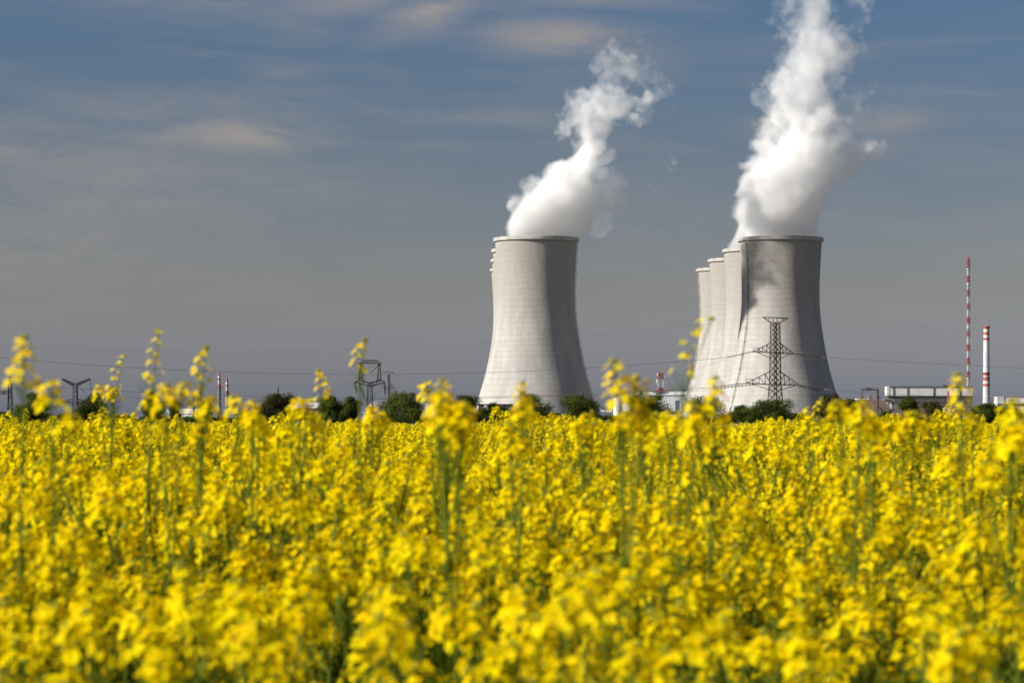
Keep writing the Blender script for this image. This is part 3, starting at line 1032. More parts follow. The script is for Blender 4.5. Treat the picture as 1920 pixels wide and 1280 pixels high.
# silo
D = 1300
c = P(1159, HY, D)
t = thing('silo', Vector((c.x, D, 0)), 'stubby white silo with ribbed wall behind the tall flower head', 'silo')
mb = MB()
zt = P(0, 747, D).z
mb.lathe([(S(8.6, D), 0), (S(8.6, D), zt)], 32, (c.x, D, 0))
mb.build('silo_wall', M['hall_white'], t)
mb = MB()
mb.lathe([(S(8.9, D), zt), (S(5, D), zt + S(2, D)), (0.1, zt + S(2.6, D))], 32, (c.x, D, 0))
mb.build('roof', M['white'], t, True)

# reactor hall on the right
D = 1500
t = bld('reactor_hall', 1744, D, 'big hall with a white panelled storey over dark walls behind the red stack', 'building')
upper = part('upper_storey', M['hall_grid'], t, [(1664, 1824, 726, 741.5)], D, 9)
part('end_wall', M['white'], t, [(1663.2, 1668, 724.2, 741.5)], D, 9.3, -0.15)
part('roof_edge', M['roof_dark'], t, [(1668, 1824.6, 724.6, 726)], D, 9.4, -0.3)
for px in (1675.5, 1702, 1751, 1800):
    part('downpipe', M['roof_dark'], upper, [(px - 0.8, px + 0.8, 726, 741.5)], D, 0.3, -0.35)
part('wall', M['hall_dark'], t, [(1672, 1823.5, 742.8, 757)], D, 16, 0.5)
part('cornice', M['roof_dark'], t, [(1667, 1824, 741.5, 742.8)], D, 16.4, -0.2)
part('lower_wall', M['hall_brown'], t, [(1672, 1823, 757, GP(D))], D, 18, 0.3)
mb = MB()
for i in range(31):
    px = 1669 + i * 5.1
    mb.bar(P(px, 724.6, D), P(px, 722.8, D), 0.1)
mb.bar(P(1669, 722.8, D), P(1822, 722.8, D), 0.12)
mb.build('railing', M['dark_steel'], t)
mb = MB()
mb.bar(P(1767, 722, D + 3), P(1773, 724, D + 3), 0.4)
mb.bar(P(1767, 722, D + 3), P(1785, 723.4, D + 3), 0.5)
mb.bar(P(1773, 724.4, D + 3), P(1800, 724, D + 3), 0.4)
mb.build('roof_crane', M['rust_steel'], t)
# brown sloping hopper building
D = 1420
t = bld('hopper_building', 1656, D, 'brown block with a sloping hopper underside left of the white panelled storey')


def prism(mb, pts, D, depth):
    n = len(pts)
    vs = [P(x, y, D) for x, y in pts] + [P(x, y, D) + Vector((0, depth, 0)) for x, y in pts]
    mb.add(vs, [tuple(range(n)), tuple(range(2 * n - 1, n - 1, -1))] + [(i, i + n, (i + 1) % n + n, (i + 1) % n) for i in range(n)])


mb = MB()
prism(mb, [(1605, 750), (1660, 750), (1660, 748), (1676, 748), (1676, 775), (1668, GP(D)), (1605, GP(D))][::-1], D, 14)
mb.build('wall', M['brick_brown'], t)
mb = MB()
prism(mb, [(1631, 764), (1645, 760), (1664, 783), (1650, 783)][::-1], D - 0.6, 0.5)
mb.build('chute', M['hall_brown'], t)
mb = MB()
prism(mb, [(1660, 752), (1671, 752), (1676, 764), (1672, 768)][::-1], D - 0.5, 0.4)
mb.build('hopper_side', M['hall_pale'], t)
part('roof', M['white'], t, [(1608, 1630, 747, 749.2)], D, 12, -0.3)
cap = part('roof_cap', M['rust_roof'], t, [(1629, 1636, 742.5, 748)], D, 4, 1)
part('roof_vent', M['rust_roof'], cap, [(1631.5, 1633.5, 740, 742.5)], D, 2, 2)
part('balcony', M['rust_roof'], t, [(1658, 1669, 748.6, 750.2)], D, 2, -1.4)
for px in (1659.5, 1667.5):
    part('balcony_post', M['rust_steel'], t, [(px, px + 0.7, 750.2, GP(D))], D, 0.3, -1.2)
# gantry crane
D = 1380
t = bld('gantry_crane', 1632, D, 'dark gantry crane frame with a trolley on its railed beam', 'crane')
mb = MB()
mb.pbox(1615.5, 1648, 729.5, 731.8, D, 2.2)
beam = mb.build('beam', M['rust_steel'], t)
mb = MB()
for i in range(12):
    px = 1616 + i * 2.85
    mb.bar(P(px, 729.5, D), P(px, 727.3, D), 0.14)
mb.bar(P(1615.5, 727.3, D), P(1648, 727.3, D), 0.16)
mb.build('railing', M['rust_steel'], beam)
mb = MB()
mb.pbox(1625, 1632.5, 727.6, 731.4, D - 0.4, 2.8)
mb.pbox(1627, 1630.5, 726, 727.6, D, 1.5)
mb.bar(P(1628.8, 731.4, D), P(1628.8, 736, D), 0.15)
mb.build('trolley', M['rust_steel'], t)
for x0, x1 in ((1645, 1648), (1615.6, 1617)):
    mb = MB()
    mb.pbox(x0, x1, 731.8, 743, D, 1.6)
    mb.pbox(x0 - 0.8, x1 + 3, 743, 746, D - 0.3, 2.2)
    mb.pbox(x0, x1, 746, GP(D), D, 1.6)
    mb.build('leg', M['rust_steel'], t)
# white building at the far side
D = 1450
t = bld('office_building', 1905, D, 'white building with a dark glazed strip at the far edge behind the chimney')
part('stair_block', M['white'], t, [(1870, 1882.4, 743.4, 762.5)], D, 10, -0.4)
part('upper_wall', M['hall_white'], t, [(1882.4, 1990, 744.5, 755.8)], D, 14)
part('window', M['glass_dark'], t, [(1871, 1881.4, 756.2, 761.6)], D, 0.3, -0.6)
part('window', M['glass_dark'], t, [(1882.4, 1990, 755.8, 761.8)], D, 13, 0.2)
part('lower_wall', M['hall_pale'], t, [(1868, 1990, 762.5, GP(D))], D, 14, 0.1)
part('roof_edge', M['roof_dark'], t, [(1882.4, 1990, 743.9, 744.5)], D, 14.4, -0.2)
# red stack on a white cabin
D = 1150
t = bld('red_stack', 1778, D, 'slender crimson stack on a small white cabin among the shrubs', 'stack')
mb = MB()
c = P(1778.2, HY, D)
mb.tube([(c.x, D + 1, P(0, 764, D).z), (c.x, D + 1, P(0, 733, D).z)], [S(1.9, D), S(1.6, D)], 14)
mb.build('pipe', M['crimson'], t, False)
mb = MB()
mb.lathe([(S(1.6, D), P(0, 735, D).z), (S(2.1, D), P(0, 735, D).z), (S(2.1, D), P(0, 733.6, D).z), (S(1.6, D), P(0, 733.6, D).z)], 14, (c.x, D + 1, 0), close=True)
mb.build('cap_ring', M['crimson'], t)
part('cabin', M['white'], t, [(1771.5, 1782, 763.4, GP(D))], D, 4)
# low walls by the road on the right
t = bld('low_wall', 1806, 900, 'low pale wall between the red stack and the dark bushes', 'wall')
part('wall', M['hall_pale'], t, [(1784, 1830, 781, GP(900))], 900, 0.5)
part('coping', M['white'], t, [(1783.5, 1830.5, 780, 781)], 900, 0.7, -0.1)

# parked car at the field edge, seen end on
D = 545
c = P(1536.5, HY, D)
t = thing('parked_car', Vector((c.x, D, 0)), 'small dark blue car parked end on at the field edge below the shaded tower', 'car')
mb = MB()
secs = [(-2.0, 0.78, 0.35, 0.72), (-1.9, 0.84, 0.3, 0.9), (-0.9, 0.86, 0.28, 0.98), (1.2, 0.86, 0.28, 1.0), (1.9, 0.84, 0.3, 0.95), (2.0, 0.8, 0.35, 0.85)]
vs, fs = [], []
for yy, hw, z0, z1 in secs:
    vs += [(c.x - hw * 0.9, D + yy, z0), (c.x - hw, D + yy, (z0 + z1) / 2), (c.x - hw * 0.93, D + yy, z1), (c.x + hw * 0.93, D + yy, z1), (c.x + hw, D + yy, (z0 + z1) / 2), (c.x + hw * 0.9, D + yy, z0)]
for i in range(len(secs) - 1):
    for k in range(6):
        fs.append((i * 6 + k, (i + 1) * 6 + k, (i + 1) * 6 + (k + 1) % 6, i * 6 + (k + 1) % 6))
fs += [tuple(range(6)), tuple(range(len(secs) * 6 - 1, len(secs) * 6 - 7, -1))]
mb.add(vs, fs)
mb.build('body', M['car_paint'], t, True)
mb = MB()
prof2 = [(-1.0, 0.78, 0.97), (-0.35, 0.66, 1.47), (0.9, 0.66, 1.5), (1.75, 0.76, 0.98)]
vs = []
for yy, hw, zz in prof2: vs += [(c.x - hw, D + yy, zz), (c.x + hw, D + yy, zz)]
mb.add(vs, [(0, 1, 3, 2), (2, 3, 5, 4), (4, 5, 7, 6), (0, 2, 4, 6), (1, 7, 5, 3)])
mb.build('cabin', M['car_glass'], t)
for sx in (-1, 1):
    mb = MB()
    mb.bar((c.x + sx * 0.77, D - 1.02, 0.98), (c.x + sx * 0.65, D - 0.36, 1.48), 0.09)
    mb.build('pillar', M['white'], t)
    mb = MB()
    mb.ellipsoid((c.x + sx * 0.6, D - 1.95, 0.72), 0.15, 0.06, 0.09)
    mb.build('headlight', M['lamp_white'], t, True)
    for yy in (-1.25, 1.25):
        mb = MB()
        mb.tube([(c.x + sx * 0.66, D + yy, 0.32), (c.x + sx * 0.86, D + yy, 0.32)], 0.32, 14)
        wh = mb.build('wheel', M['rubber'], t)
        mb = MB()
        mb.tube([(c.x + sx * 0.84, D + yy, 0.32), (c.x + sx * 0.875, D + yy, 0.32)], 0.19, 12)
        mb.build('rim', M['grey_steel'], wh)

# ------------------------------------------------------------------ trees and bushes at the far edge of the field
def leaf_cloud(mb, rnd, lobes, n, size):
    wts = [l[3] * l[4] * l[5] for l in lobes]
    tot = sum(wts)
    for l, w_ in zip(lobes, wts):
        cx, cy, cz, rx, ry, rz = l
        for _ in range(int(n * w_ / tot) + 1):
            v = Vector((rnd.gauss(0, 1), rnd.gauss(0, 1), rnd.gauss(0, 1))).normalized()
            rad = rnd.random() ** 0.42 * (1.0 + 0.16 * rnd.gauss(0, 1))
            p = Vector((cx + v.x * rx * rad, cy + v.y * ry * rad, cz + v.z * rz * rad))
            if p.z < 0.12: p.z = 0.12 + rnd.random() * 0.3
            nrm = (v + Vector((rnd.gauss(0, .6), rnd.gauss(0, .6), rnd.gauss(0.3, .6)))).normalized()
            s = nrm.cross(Vector((rnd.gauss(0, 1), rnd.gauss(0, 1), rnd.gauss(0, 1)))).normalized()
            t_ = nrm.cross(s)
            sz = size * (0.6 + 0.8 * rnd.random())
            mb.add([p - s * sz * 0.6, p - t_ * sz * 0.3, p + s * sz * 0.7, p + t_ * sz * 0.32], [(0, 1, 2, 3)])


def tree(px0, px1, ytop, label, leaf='leaf_a', D=540, name='bushy_tree', lobn=11, dens=1.0, group='trees along the field edge', spiky=False, low=0.06):
    rnd = random.Random(int(px0 * 13 + px1))
    x0, x1 = P(px0, 0, D).x, P(px1, 0, D).x
    H = P(0, ytop, D).z * 1.06
    cx, hw = (x0 + x1) / 2, (x1 - x0) / 2 * 1.12
    t = thing(name, Vector((cx, D, 0)), label, 'tree' if 'tree' in name else 'shrub', group)
    lobes = []
    for i in range(lobn):
        a = rnd.random() * 2 * math.pi
        zz = low + (0.80 - low) * ((i + rnd.random()) / lobn)
        wid = math.sqrt(max(0.05, 1 - ((zz - 0.42) / 0.62) ** 2))
        rr = hw * wid * rnd.uniform(0.35, 0.88)
        sz = rnd.uniform(0.28, 0.50) * hw
        lobes.append((cx + math.cos(a) * rr, D + math.sin(a) * rr, H * zz, sz, sz, min(sz * rnd.uniform(0.7, 1.1), H * 0.24)))
    lobes.append((cx + hw * 0.1, D, H * 0.5, hw * 0.62, hw * 0.62, H * 0.38))
    tops = [(cx + rnd.uniform(-0.35, 0.35) * hw, D + rnd.uniform(-.3, .3) * hw, H * rnd.uniform(0.80, 0.90), hw * 0.26, hw * 0.26, H * 0.11) for _ in range(4)]
    lobes += tops
    # trunk with limbs reaching into the lobes
    tb = MB()
    tb.tube([(cx, D, -0.05), (cx + 0.05 * hw, D, H * 0.25), (cx + 0.02, D, H * 0.55)], [0.04 * H, 0.032 * H, 0.018 * H], 7)
    for l in lobes[::2]:
        q = Vector((l[0], l[1], l[2]))
        s0 = Vector((cx + 0.03 * hw, D, H * rnd.uniform(0.12, 0.4)))
        tb.tube([s0, s0.lerp(q, 0.55) + Vector((0, 0, 0.06 * H)), q], [0.017 * H, 0.011 * H, 0.005 * H], 5)
    cb = MB()
    area = hw * H
    leaf_cloud(cb, rnd, lobes, int(min(13000, 900 * area) * dens), 0.19 if hw < 2.5 else 0.24)
    if spiky:
        for _ in range(26):
            a = rnd.uniform(-1, 1)
            b0 = Vector((cx + a * hw * 0.9, D + rnd.uniform(-.6, .6) * hw, H * rnd.uniform(0.3, 0.6)))
            e = b0 + Vector((a * 0.5 + rnd.gauss(0, .15), 0, H * rnd.uniform(0.3, 0.5)))
            tb.tube([b0, e], [0.02, 0.008], 4)
            for k in range(14):
                p = b0.lerp(e, rnd.random())
                leaf_cloud(cb, rnd, [(p.x, p.y, p.z, 0.12, 0.12, 0.12)], 1, 0.15)
    tb.build('trunk', M['bark'], t)
    cb.build('crown', M[leaf], t)


tree(30, 92, 737, 'dark rounded tree behind the tallest flower stalk, nearest the needle pylon', 'leaf_a', 520)
tree(148, 210, 739, 'dark tree just right of the Y shaped pylon', 'leaf_a', 530)
tree(262, 306, 736, 'tree mostly hidden by a dense clump of flowers beside the low white roof', 'leaf_b', 540)
tree(312, 338, 748, 'small bush against the low white roof, left of the stout pole', 'leaf_a', 545)
tree(370, 402, 749, 'small spiky bush between the stout pole and the twin masts', 'leaf_a', 545, spiky=True, dens=0.7)
tree(486, 552, 739, 'brownish green bush in front of the needle pylon and white hall', 'leaf_c', 520)
tree(598, 640, 740, 'upright bush hiding the end of the white hall, taller lobe', 'leaf_b', 535)
tree(634, 676, 744, 'bush just left of the portal pylon overlapping the white hall end', 'leaf_a', 540)
tree(722, 800, 735.5, 'large round fan shaped bush right of the portal pylon', 'leaf_b', 510, lobn=15)
tree(828, 902, 742, 'broad dark bush left of the lone tower base behind bright flower heads', 'leaf_a', 530)
tree(898, 948, 756, 'low dark shrub in front of the dark pump house', 'leaf_a', 545, name='low_shrub')
tree(957, 1028, 737, 'ragged tree in front of the sunlit base of the lone tower', 'leaf_b', 525, lobn=13, dens=0.85)
tree(1044, 1130, 740, 'dense dark round bush in front of the shaded base of the lone tower', 'leaf_a', 515, lobn=15)
tree(1183, 1260, 739, 'full green bush in front of the pale flat roofed building', 'leaf_b', 520, lobn=14)
tree(1288, 1372, 743, 'loose branched tree in front of the farthest white tower flanks', 'leaf_b', 530, dens=0.75)
tree(1370, 1412, 760, 'low sparse shrub with spiky shoots against the sunlit tower', 'leaf_a', 540, name='low_shrub', spiky=True, dens=0.6)
tree(1404, 1488, 748, 'bushy tree hiding the feet of the tall brown pylon', 'leaf_a', 535, lobn=13)
tree(1533, 1583, 739.5, 'upright tree at the shaded edge of the nearest staggered tower', 'leaf_c', 525)
tree(1568, 1612, 748, 'lower tree leaning on the upright one beside the brown hopper block', 'leaf_a', 540)
tree(1640, 1672, 771, 'small dark shrub under the sloping brown hopper', 'leaf_a', 545, name='low_shrub')
tree(1688, 1728, 744, 'dark tree in front of the dark walls of the big hall', 'leaf_a', 530)
tree(1728, 1775, 752, 'thin twiggy tree left of the crimson stack', 'leaf_c', 540, dens=0.6, spiky=True)
tree(1822, 1874, 757, 'dark bush under the striped chimney', 'leaf_a', 525, lobn=13)
tree(1864, 1918, 763, 'dark bush in front of the white building with glazed strip', 'leaf_a', 530, lobn=12, spiky=True, dens=0.8)
tree(1932, 1990, 750, 'dark bush just past the edge beside the white building', 'leaf_a', 535)
# low hedge growth between them
for i, (a, b_) in enumerate([(k * 38 - 20 + (k * 17) % 11, k * 38 + 30 + (k * 23) % 15) for k in range(52)]):
    if 664 < (a + b_) / 2 < 722 or 1505 < (a + b_) / 2 < 1545: continue
    tree(a, b_, 772 + (i * 37) % 12, 'knee high green hedge growth filling gaps between the field edge trees', 'leaf_a', 550, name='hedge_shrub', lobn=7, dens=0.9, group='low hedge growth')

# ------------------------------------------------------------------ rapeseed
PET, BUD, STM, LEAF = 0, 1, 2, 3
RAPE_MATS = [M['petal'], M['bud'], M['rape_green'], M['rape_leaf']]


def leaf_quad(mb, base, d, up, L, Wd, mi):
    """folded lance shaped leaf or petal: two triangles sharing a bent midrib"""
    s = d.cross(up).normalized()
    mid = base + d * L * 0.55 + up * L * 0.06
    tip = base + d * L - up * L * 0.10
    mb.add([base, mid - s * Wd / 2 + up * L * 0.10, tip, mid + s * Wd / 2 + up * L * 0.10], [(0, 1, 2), (0, 2, 3)], mi)


def flower(mb, c, n, rnd, size):
    n = n.normalized()
    s = n.cross(Vector((rnd.gauss(0, 1), rnd.gauss(0, 1), rnd.gauss(0, 1)))).normalized()
    t = n.cross(s)
    for k in range(4):
        a = math.pi / 2 * k + rnd.gauss(0, 0.12)
        d = (s * math.cos(a) + t * math.sin(a)) + n * rnd.uniform(0.05, 0.45)
        d.normalize()
        w_ = n.cross(d).normalized()
        L, Wd = size * rnd.uniform(0.85, 1.15), size * 0.86
        b0 = c + d * size * 0.08
        mb.add([b0, c + d * L * 0.5 - w_ * Wd * 0.5 + n * size * 0.10, c + d * L * 0.95 - w_ * Wd * 0.42, c + d * L * 1.03, c + d * L * 0.95 + w_ * Wd * 0.42, c + d * L * 0.5 + w_ * Wd * 0.5 + n * size * 0.10],
               [(0, 1, 2, 3), (0, 3, 4, 5)], PET)


def head_mb(kind):
    rnd = random.Random(100 + kind)
    mb = MB()
    nfl, hh, r0, npod = [(18, 0.046, 0.031, 6), (20, 0.082, 0.029, 8), (12, 0.075, 0.026, 10), (19, 0.036, 0.034, 4), (10, 0.12, 0.024, 12)][kind]
    lean = Vector((rnd.gauss(0, .012), rnd.gauss(0, .012), 0))
    axis = lambda h: Vector((lean.x * (h / 0.08) ** 2, lean.y * (h / 0.08) ** 2, h))
    top = hh + 0.012
    mb.tube([axis(-0.11), axis(-0.03), axis(top)], [0.0021, 0.0018, 0.0012], 5, STM)
    for i in range(nfl):
        f = (i + rnd.random() * 0.8) / nfl
        h = -0.006 + hh * f
        a = i * 2.399 + rnd.gauss(0, 0.25)
        el_ = rnd.uniform(0.15, 0.5) + 0.7 * f
        out = Vector((math.cos(a) * math.cos(el_), math.sin(a) * math.cos(el_), math.sin(el_)))
        L = r0 * rnd.uniform(0.85, 1.2) * (1.05 - 0.35 * f)
        c = axis(h) + out * L
        mb.bar(axis(h), c, 0.0012, STM)
        flower(mb, c, out + Vector((rnd.gauss(0, .25), rnd.gauss(0, .25), 0.25)), rnd, 0.0109 * rnd.uniform(0.8, 1.15))
    for i in range(12):
        a = i * 2.399
        rr = 0.0075 * math.sqrt((i + 0.5) / 12)
        c = axis(top) + Vector((math.cos(a) * rr, math.sin(a) * rr, 0.006 - rr * 0.5 + rnd.random() * 0.002))
        mb.tube([c - Vector((0, 0, 0.004)), c, c + Vector((0, 0, 0.004))], [0.0009, 0.0021, 0.0006], 5, BUD)
    for i in range(npod):
        a = i * 2.399 + 1
        h = -0.012 - 0.085 * (i + rnd.random()) / npod
        d = Vector((math.cos(a), math.sin(a), rnd.uniform(0.5, 1.0))).normalized()
        p = axis(h)
        mb.bar(p, p + d * 0.016, 0.0011, STM)
        mb.bar(p + d * 0.016, p + d * rnd.uniform(0.03, 0.05) + Vector((0, 0, 0.012)), 0.0024, STM, 0.0008)
    return mb


HEADS_MB = [head_mb(k) for k in range(5)]
HEADS = [h.mesh('flower_head', RAPE_MATS) for h in HEADS_MB]


def plant_parts(H, nbr, seed, spread=1.0, main_kind=None, bare=False):
    """stem mesh builder and head placements (matrix, kind) of one plant that is H metres tall"""
    rnd = random.Random(seed)
    mb = MB()
    bend = Vector((rnd.gauss(0, .035), rnd.gauss(0, .035), 0))
    top = H - 0.07
    ax = lambda z: Vector((bend.x * (z / H) ** 2, bend.y * (z / H) ** 2, z))
    mb.tube([ax(0), ax(top * .35), ax(top * .7), ax(top)], [0.0058, 0.0052, 0.0038, 0.0023], 5, STM)
    heads = []
    d0 = (ax(top) - ax(top * 0.9)).normalized()
    heads.append((Matrix.Translation(ax(top)) @ d0.to_track_quat('Z', 'Y').to_matrix().to_4x4(), main_kind if main_kind is not None else rnd.choice([0, 1, 1, 3])))
    for i in range(nbr):
        z0 = H * ((0.70 if bare else 0.50) + (0.22 if bare else 0.34) * (i + rnd.random()) / nbr)
        a = i * 2.399 + rnd.gauss(0, .4)
        rise = (H - 0.05 - z0) * rnd.uniform(0.62, 1.0)
        out = rnd.uniform(0.06, 0.20) * spread
        u = Vector((math.cos(a), math.sin(a), 0))
        p0, p1, p2 = ax(z0), ax(z0) + u * out * 0.62 + Vector((0, 0, rise * 0.45)), ax(z0) + u * out + Vector((0, 0, rise))
        mb.tube([p0, p0.lerp(p1, 0.5) + u * out * 0.07, p1, p2], [0.0032, 0.0028, 0.0024, 0.0019], 5, STM)
        dd = (p2 - p1).normalized()
        heads.append((Matrix.Translation(p2) @ dd.to_track_quat('Z', 'Y').to_matrix().to_4x4() @ Matrix.Rotation(rnd.random() * 6.28, 4, 'Z') @ Matrix.Scale(rnd.uniform(0.78, 1.0), 4), rnd.choice([0, 0, 1, 2, 3, 3])))
        dl = (u + Vector((0, 0, rnd.uniform(0.0, 0.9)))).normalized()
        if not bare: leaf_quad(mb, p0, dl, Vector((0, 0, 1)) - dl * dl.z, rnd.uniform(0.05, 0.10), rnd.uniform(0.012, 0.022), LEAF)
    if bare:                                               # bushy lower storey level with the crop
        for i in range(6):
            a = i * 2.399 + rnd.gauss(0, .5)
            z0, z2 = rnd.uniform(0.65, 0.9), rnd.uniform(1.02, min(1.36, H - 0.12))
            u = Vector((math.cos(a), math.sin(a), 0))
            out = rnd.uniform(0.06, 0.17)
            p0, p1, p2 = ax(z0), ax(z0) + u * out * 0.65 + Vector((0, 0, (z2 - z0) * 0.45)), ax(z0) + u * out + Vector((0, 0, z2 - z0))
            mb.tube([p0, p1, p2], [0.003, 0.0024, 0.0019], 5, STM)
            heads.append((Matrix.Translation(p2) @ (p2 - p1).normalized().to_track_quat('Z', 'Y').to_matrix().to_4x4() @ Matrix.Rotation(rnd.random() * 6.28, 4, 'Z'), rnd.choice([0, 1, 3, 3])))
    for i in range(9):
        z0 = (H if not bare else 0.9) * (0.12 + 0.62 * (i + rnd.random()) / 9)
        a = i * 2.399 + 0.7
        u = Vector((math.cos(a), math.sin(a), rnd.uniform(-0.1, 0.7))).normalized()
        leaf_quad(mb, ax(z0), u, (Vector((0, 0, 1)) - u * u.z).normalized(), rnd.uniform(0.10, 0.20) * (1.15 - z0 / H * 0.5), rnd.uniform(0.03, 0.06), LEAF)
    return mb, heads


VAR = []
for s_, (H_, nb_, sp_) in enumerate([(1.28, 7, 1.2), (1.24, 8, 1.35), (1.30, 6, 1.1), (1.20, 8, 1.5), (1.26, 7, 1.2), (1.32, 6, 1.0)]):
    smb, hds = plant_parts(H_, nb_, 300 + s_, sp_)
    whole = MB()
    whole.v, whole.f, whole.m = list(smb.v), list(smb.f), list(smb.m)
    for mtx, k in hds:
        hm = HEADS_MB[k]
        n0 = len(whole.v)
        whole.v += [tuple(mtx @ Vector(p)) for p in hm.v]
        whole.f += [tuple(q + n0 for q in f) for f in hm.f]
        whole.m += hm.m
    VAR.append((smb.mesh('stem', RAPE_MATS), hds, whole.mesh('rape_plant_form', RAPE_MATS)))


def single_plant(stem_me, hds, loc, rot, scl, label, group):
    t = thing('rapeseed_plant', loc, label, 'rapeseed plant', group)
    t.rotation_euler = rot
    t.scale = (scl, scl, scl)
    o = bpy.data.objects.new('stem', stem_me)
    COL.objects.link(o)
    o.parent = t
    for mtx, k in hds:
        h = bpy.data.objects.new('flower_head', HEADS[k])
        COL.objects.link(h)
        h.parent = t
        h.matrix_local = mtx
    return t


# tall stalks that stand out against the sky, towers and bushes: (px, row of the tip, distance, branches, kind of head, label)
HERO = [
    (45, 648, 4.6, 0, 1, 'tallest rapeseed stalk, big ringed flower head against grey sky near the needle pylon'),
    (95, 697, 4.8, 1, 0, 'rapeseed plant with a fat bright bunch between the tallest stalk and the Y shaped pylon'),
    (214, 694, 9.0, 3, 4, 'thin rapeseed spire with a bare budding tip right of the Y shaped pylon'),
    (288, 658, 6.2, 1, 4, 'leaning rapeseed stalk with beads of single flowers above the dense clump'),
    (308, 705, 5.6, 2, 0, 'rapeseed plant with a round double bunch just under the leaning beaded stalk'),
    (374, 657, 6.6, 0, 2, 'slim rapeseed stalk with a small crown of flowers left of the twin masts'),
    (391, 722, 6.0, 2, 3, 'rapeseed plant with a flat golden bunch at the foot of the slim crowned stalk'),
    (472, 738, 6.5, 3, 0, 'rapeseed bunch left of the needle pylon in front of the brownish bush'),
    (558, 729, 7.0, 3, 3, 'rapeseed plant with paired bunches in front of the white hall'),
    (607, 700, 7.6, 0, 2, 'single beaded rapeseed stalk rising over the right end of the white hall'),
    (671, 643, 7.0, 0, 2, 'lone rapeseed stalk whose head tops the portal pylon'),
    (800, 704, 7.5, 0, 0, 'small rapeseed head on a thin stalk left of the lone tower'),
    (820, 716, 4.8, 4, 0, 'broad bright rapeseed clump just left of the lone tower'),
    (846, 728, 5.0, 3, 3, 'rapeseed plant with drooping bunches touching the lone tower base'),
    (988, 733, 5.6, 3, 0, 'rapeseed stalk rising in front of the ragged tree at the lone tower'),
    (1100, 760, 8.0, 4, 3, 'crisp rapeseed bunches under the shaded side of the lone tower'),
    (1160, 690, 4.8, 4, 1, 'tall bulky rapeseed head hiding the white silo'),
    (1281, 643, 5.4, 0, 4, 'faint hooked rapeseed stalk beside the sunlit edge of the farthest white tower'),
    (1342, 722, 5.2, 3, 1, 'long rapeseed spike in front of the loose branched tree'),
    (1252, 758, 6.0, 3, 0, 'plump rapeseed bunch right of the full green bush'),
    (1532, 751, 10.0, 1, 2, 'small crisp rapeseed head against the shaded foot of the nearest staggered tower'),
    (1612, 728, 5.4, 2, 3, 'arched rapeseed head in front of the gantry crane'),
    (1648, 764, 6.0, 2, 0, 'wide rapeseed bunch in front of the brown hopper'),
    (1712, 750, 6.0, 1, 3, 'shadowed cluster of rapeseed bunches in front of the big hall'),
    (1802, 714, 5.6, 1, 1, 'tall stacked rapeseed head right of the crimson stack'),
    (1896, 724, 5.2, 0, 3, 'single rapeseed blossom ball on the grey sky right of the chimney'),
    (1893, 772, 4.4, 3, 0, 'fat rapeseed bunch under the white building at the far edge'),
    (1692, 774, 6.5, 2, 0, 'golden rapeseed bunches in front of the dark tree at the big hall'),
    (1210, 772, 6.5, 4, 3, 'rapeseed plant with wheel shaped bunches under the full green bush'),
    (700, 752, 8.5, 4, 0, 'crisp small rapeseed heads at the foot of the portal pylon'),
]
HERO_XY = []
for i, (px, py, D, nb, mk, lab) in enumerate(HERO):
    top = P(px, py, D)
    H = top.z - 0.012
    smb, hds = plant_parts(H, nb, 900 + i, 0.22, mk, True)
    q = hds[0][0] @ Vector((0, 0, 0.05))
    single_plant(smb.mesh('stem', RAPE_MATS), hds, Vector((top.x - q.x, D - q.y, 0)), (0, 0, 0), 1.0, lab, 'rapeseed plants standing above the field')
    HERO_XY.append((top.x, D))

# the crop: jittered positions over the wedge in view and well to each side
PTS = []
Y0, Y1 = 2.25, 72.0
yy = Y0
while yy < Y1:
    step = 0.31 if yy < 5.5 else (0.225 if yy < 25 else 0.27)
    hwid = 0.285 * yy + 2.2
    n = int(2 * hwid / step)
    for i in range(n):
        PTS.append((-hwid + (i + 0.5 + nrg.uniform(-.48, .48)) * step, yy + nrg.uniform(-.48, .48) * step))
    yy += step
PTS = np.array(PTS)
sc_ = np.clip(nrg.normal(1.0, 0.055, len(PTS)), 0.84, 1.12)
patch = np.sin(PTS[:, 0] * 0.9 + 1.3 * np.sin(PTS[:, 1] * 0.35)) * np.sin(PTS[:, 1] * 0.55 + 0.7)
patch2 = np.sin(PTS[:, 0] * 0.23 + 2.0) * np.sin(PTS[:, 1] * 0.16 + 1.1 * np.sin(PTS[:, 0] * 0.3))
sc_ *= 1.0 + 0.035 * patch + 0.03 * patch2
tall = (nrg.random(len(PTS)) < np.where(PTS[:, 1] < 12, 0.10, 0.17)) & (PTS[:, 1] > 6.0) & (PTS[:, 1] < 40)
sc_[tall] *= nrg.uniform(1.05, 1.22, len(PTS))[tall]
sc_ = np.minimum(sc_, (1.585 + nrg.uniform(-0.009, 0.0105, len(PTS)) * PTS[:, 1].clip(0, 22)) / 1.30)   # crop, not hedge
near_clip = PTS[:, 1] < 3.2
sc_[near_clip] = np.minimum(sc_[near_clip], 1.0)
rz = nrg.uniform(0, 2 * math.pi, len(PTS))
rx, ry = nrg.normal(0.02, 0.06, len(PTS)), nrg.normal(0.02, 0.06, len(PTS))
vi = nrg.integers(0, len(VAR), len(PTS))
u_ = np.abs(PTS[:, 0] / PTS[:, 1]) * FPX
order = np.argsort(PTS[:, 1] + np.where(u_ < 1000, 0.0, 1e6))
own = order[:268]
for i in own:
    sm, hds, _w = VAR[vi[i]]
    single_plant(sm, hds, Vector((PTS[i, 0], PTS[i, 1], 0)), (rx[i], ry[i], rz[i]), float(sc_[i]),
                 'leafy rapeseed plant in yellow bloom crowded among its like in the blurred front rows', 'rapeseed plants of the front rows')
rest = np.setdiff1d(np.arange(len(PTS)), own)
FORMS = []
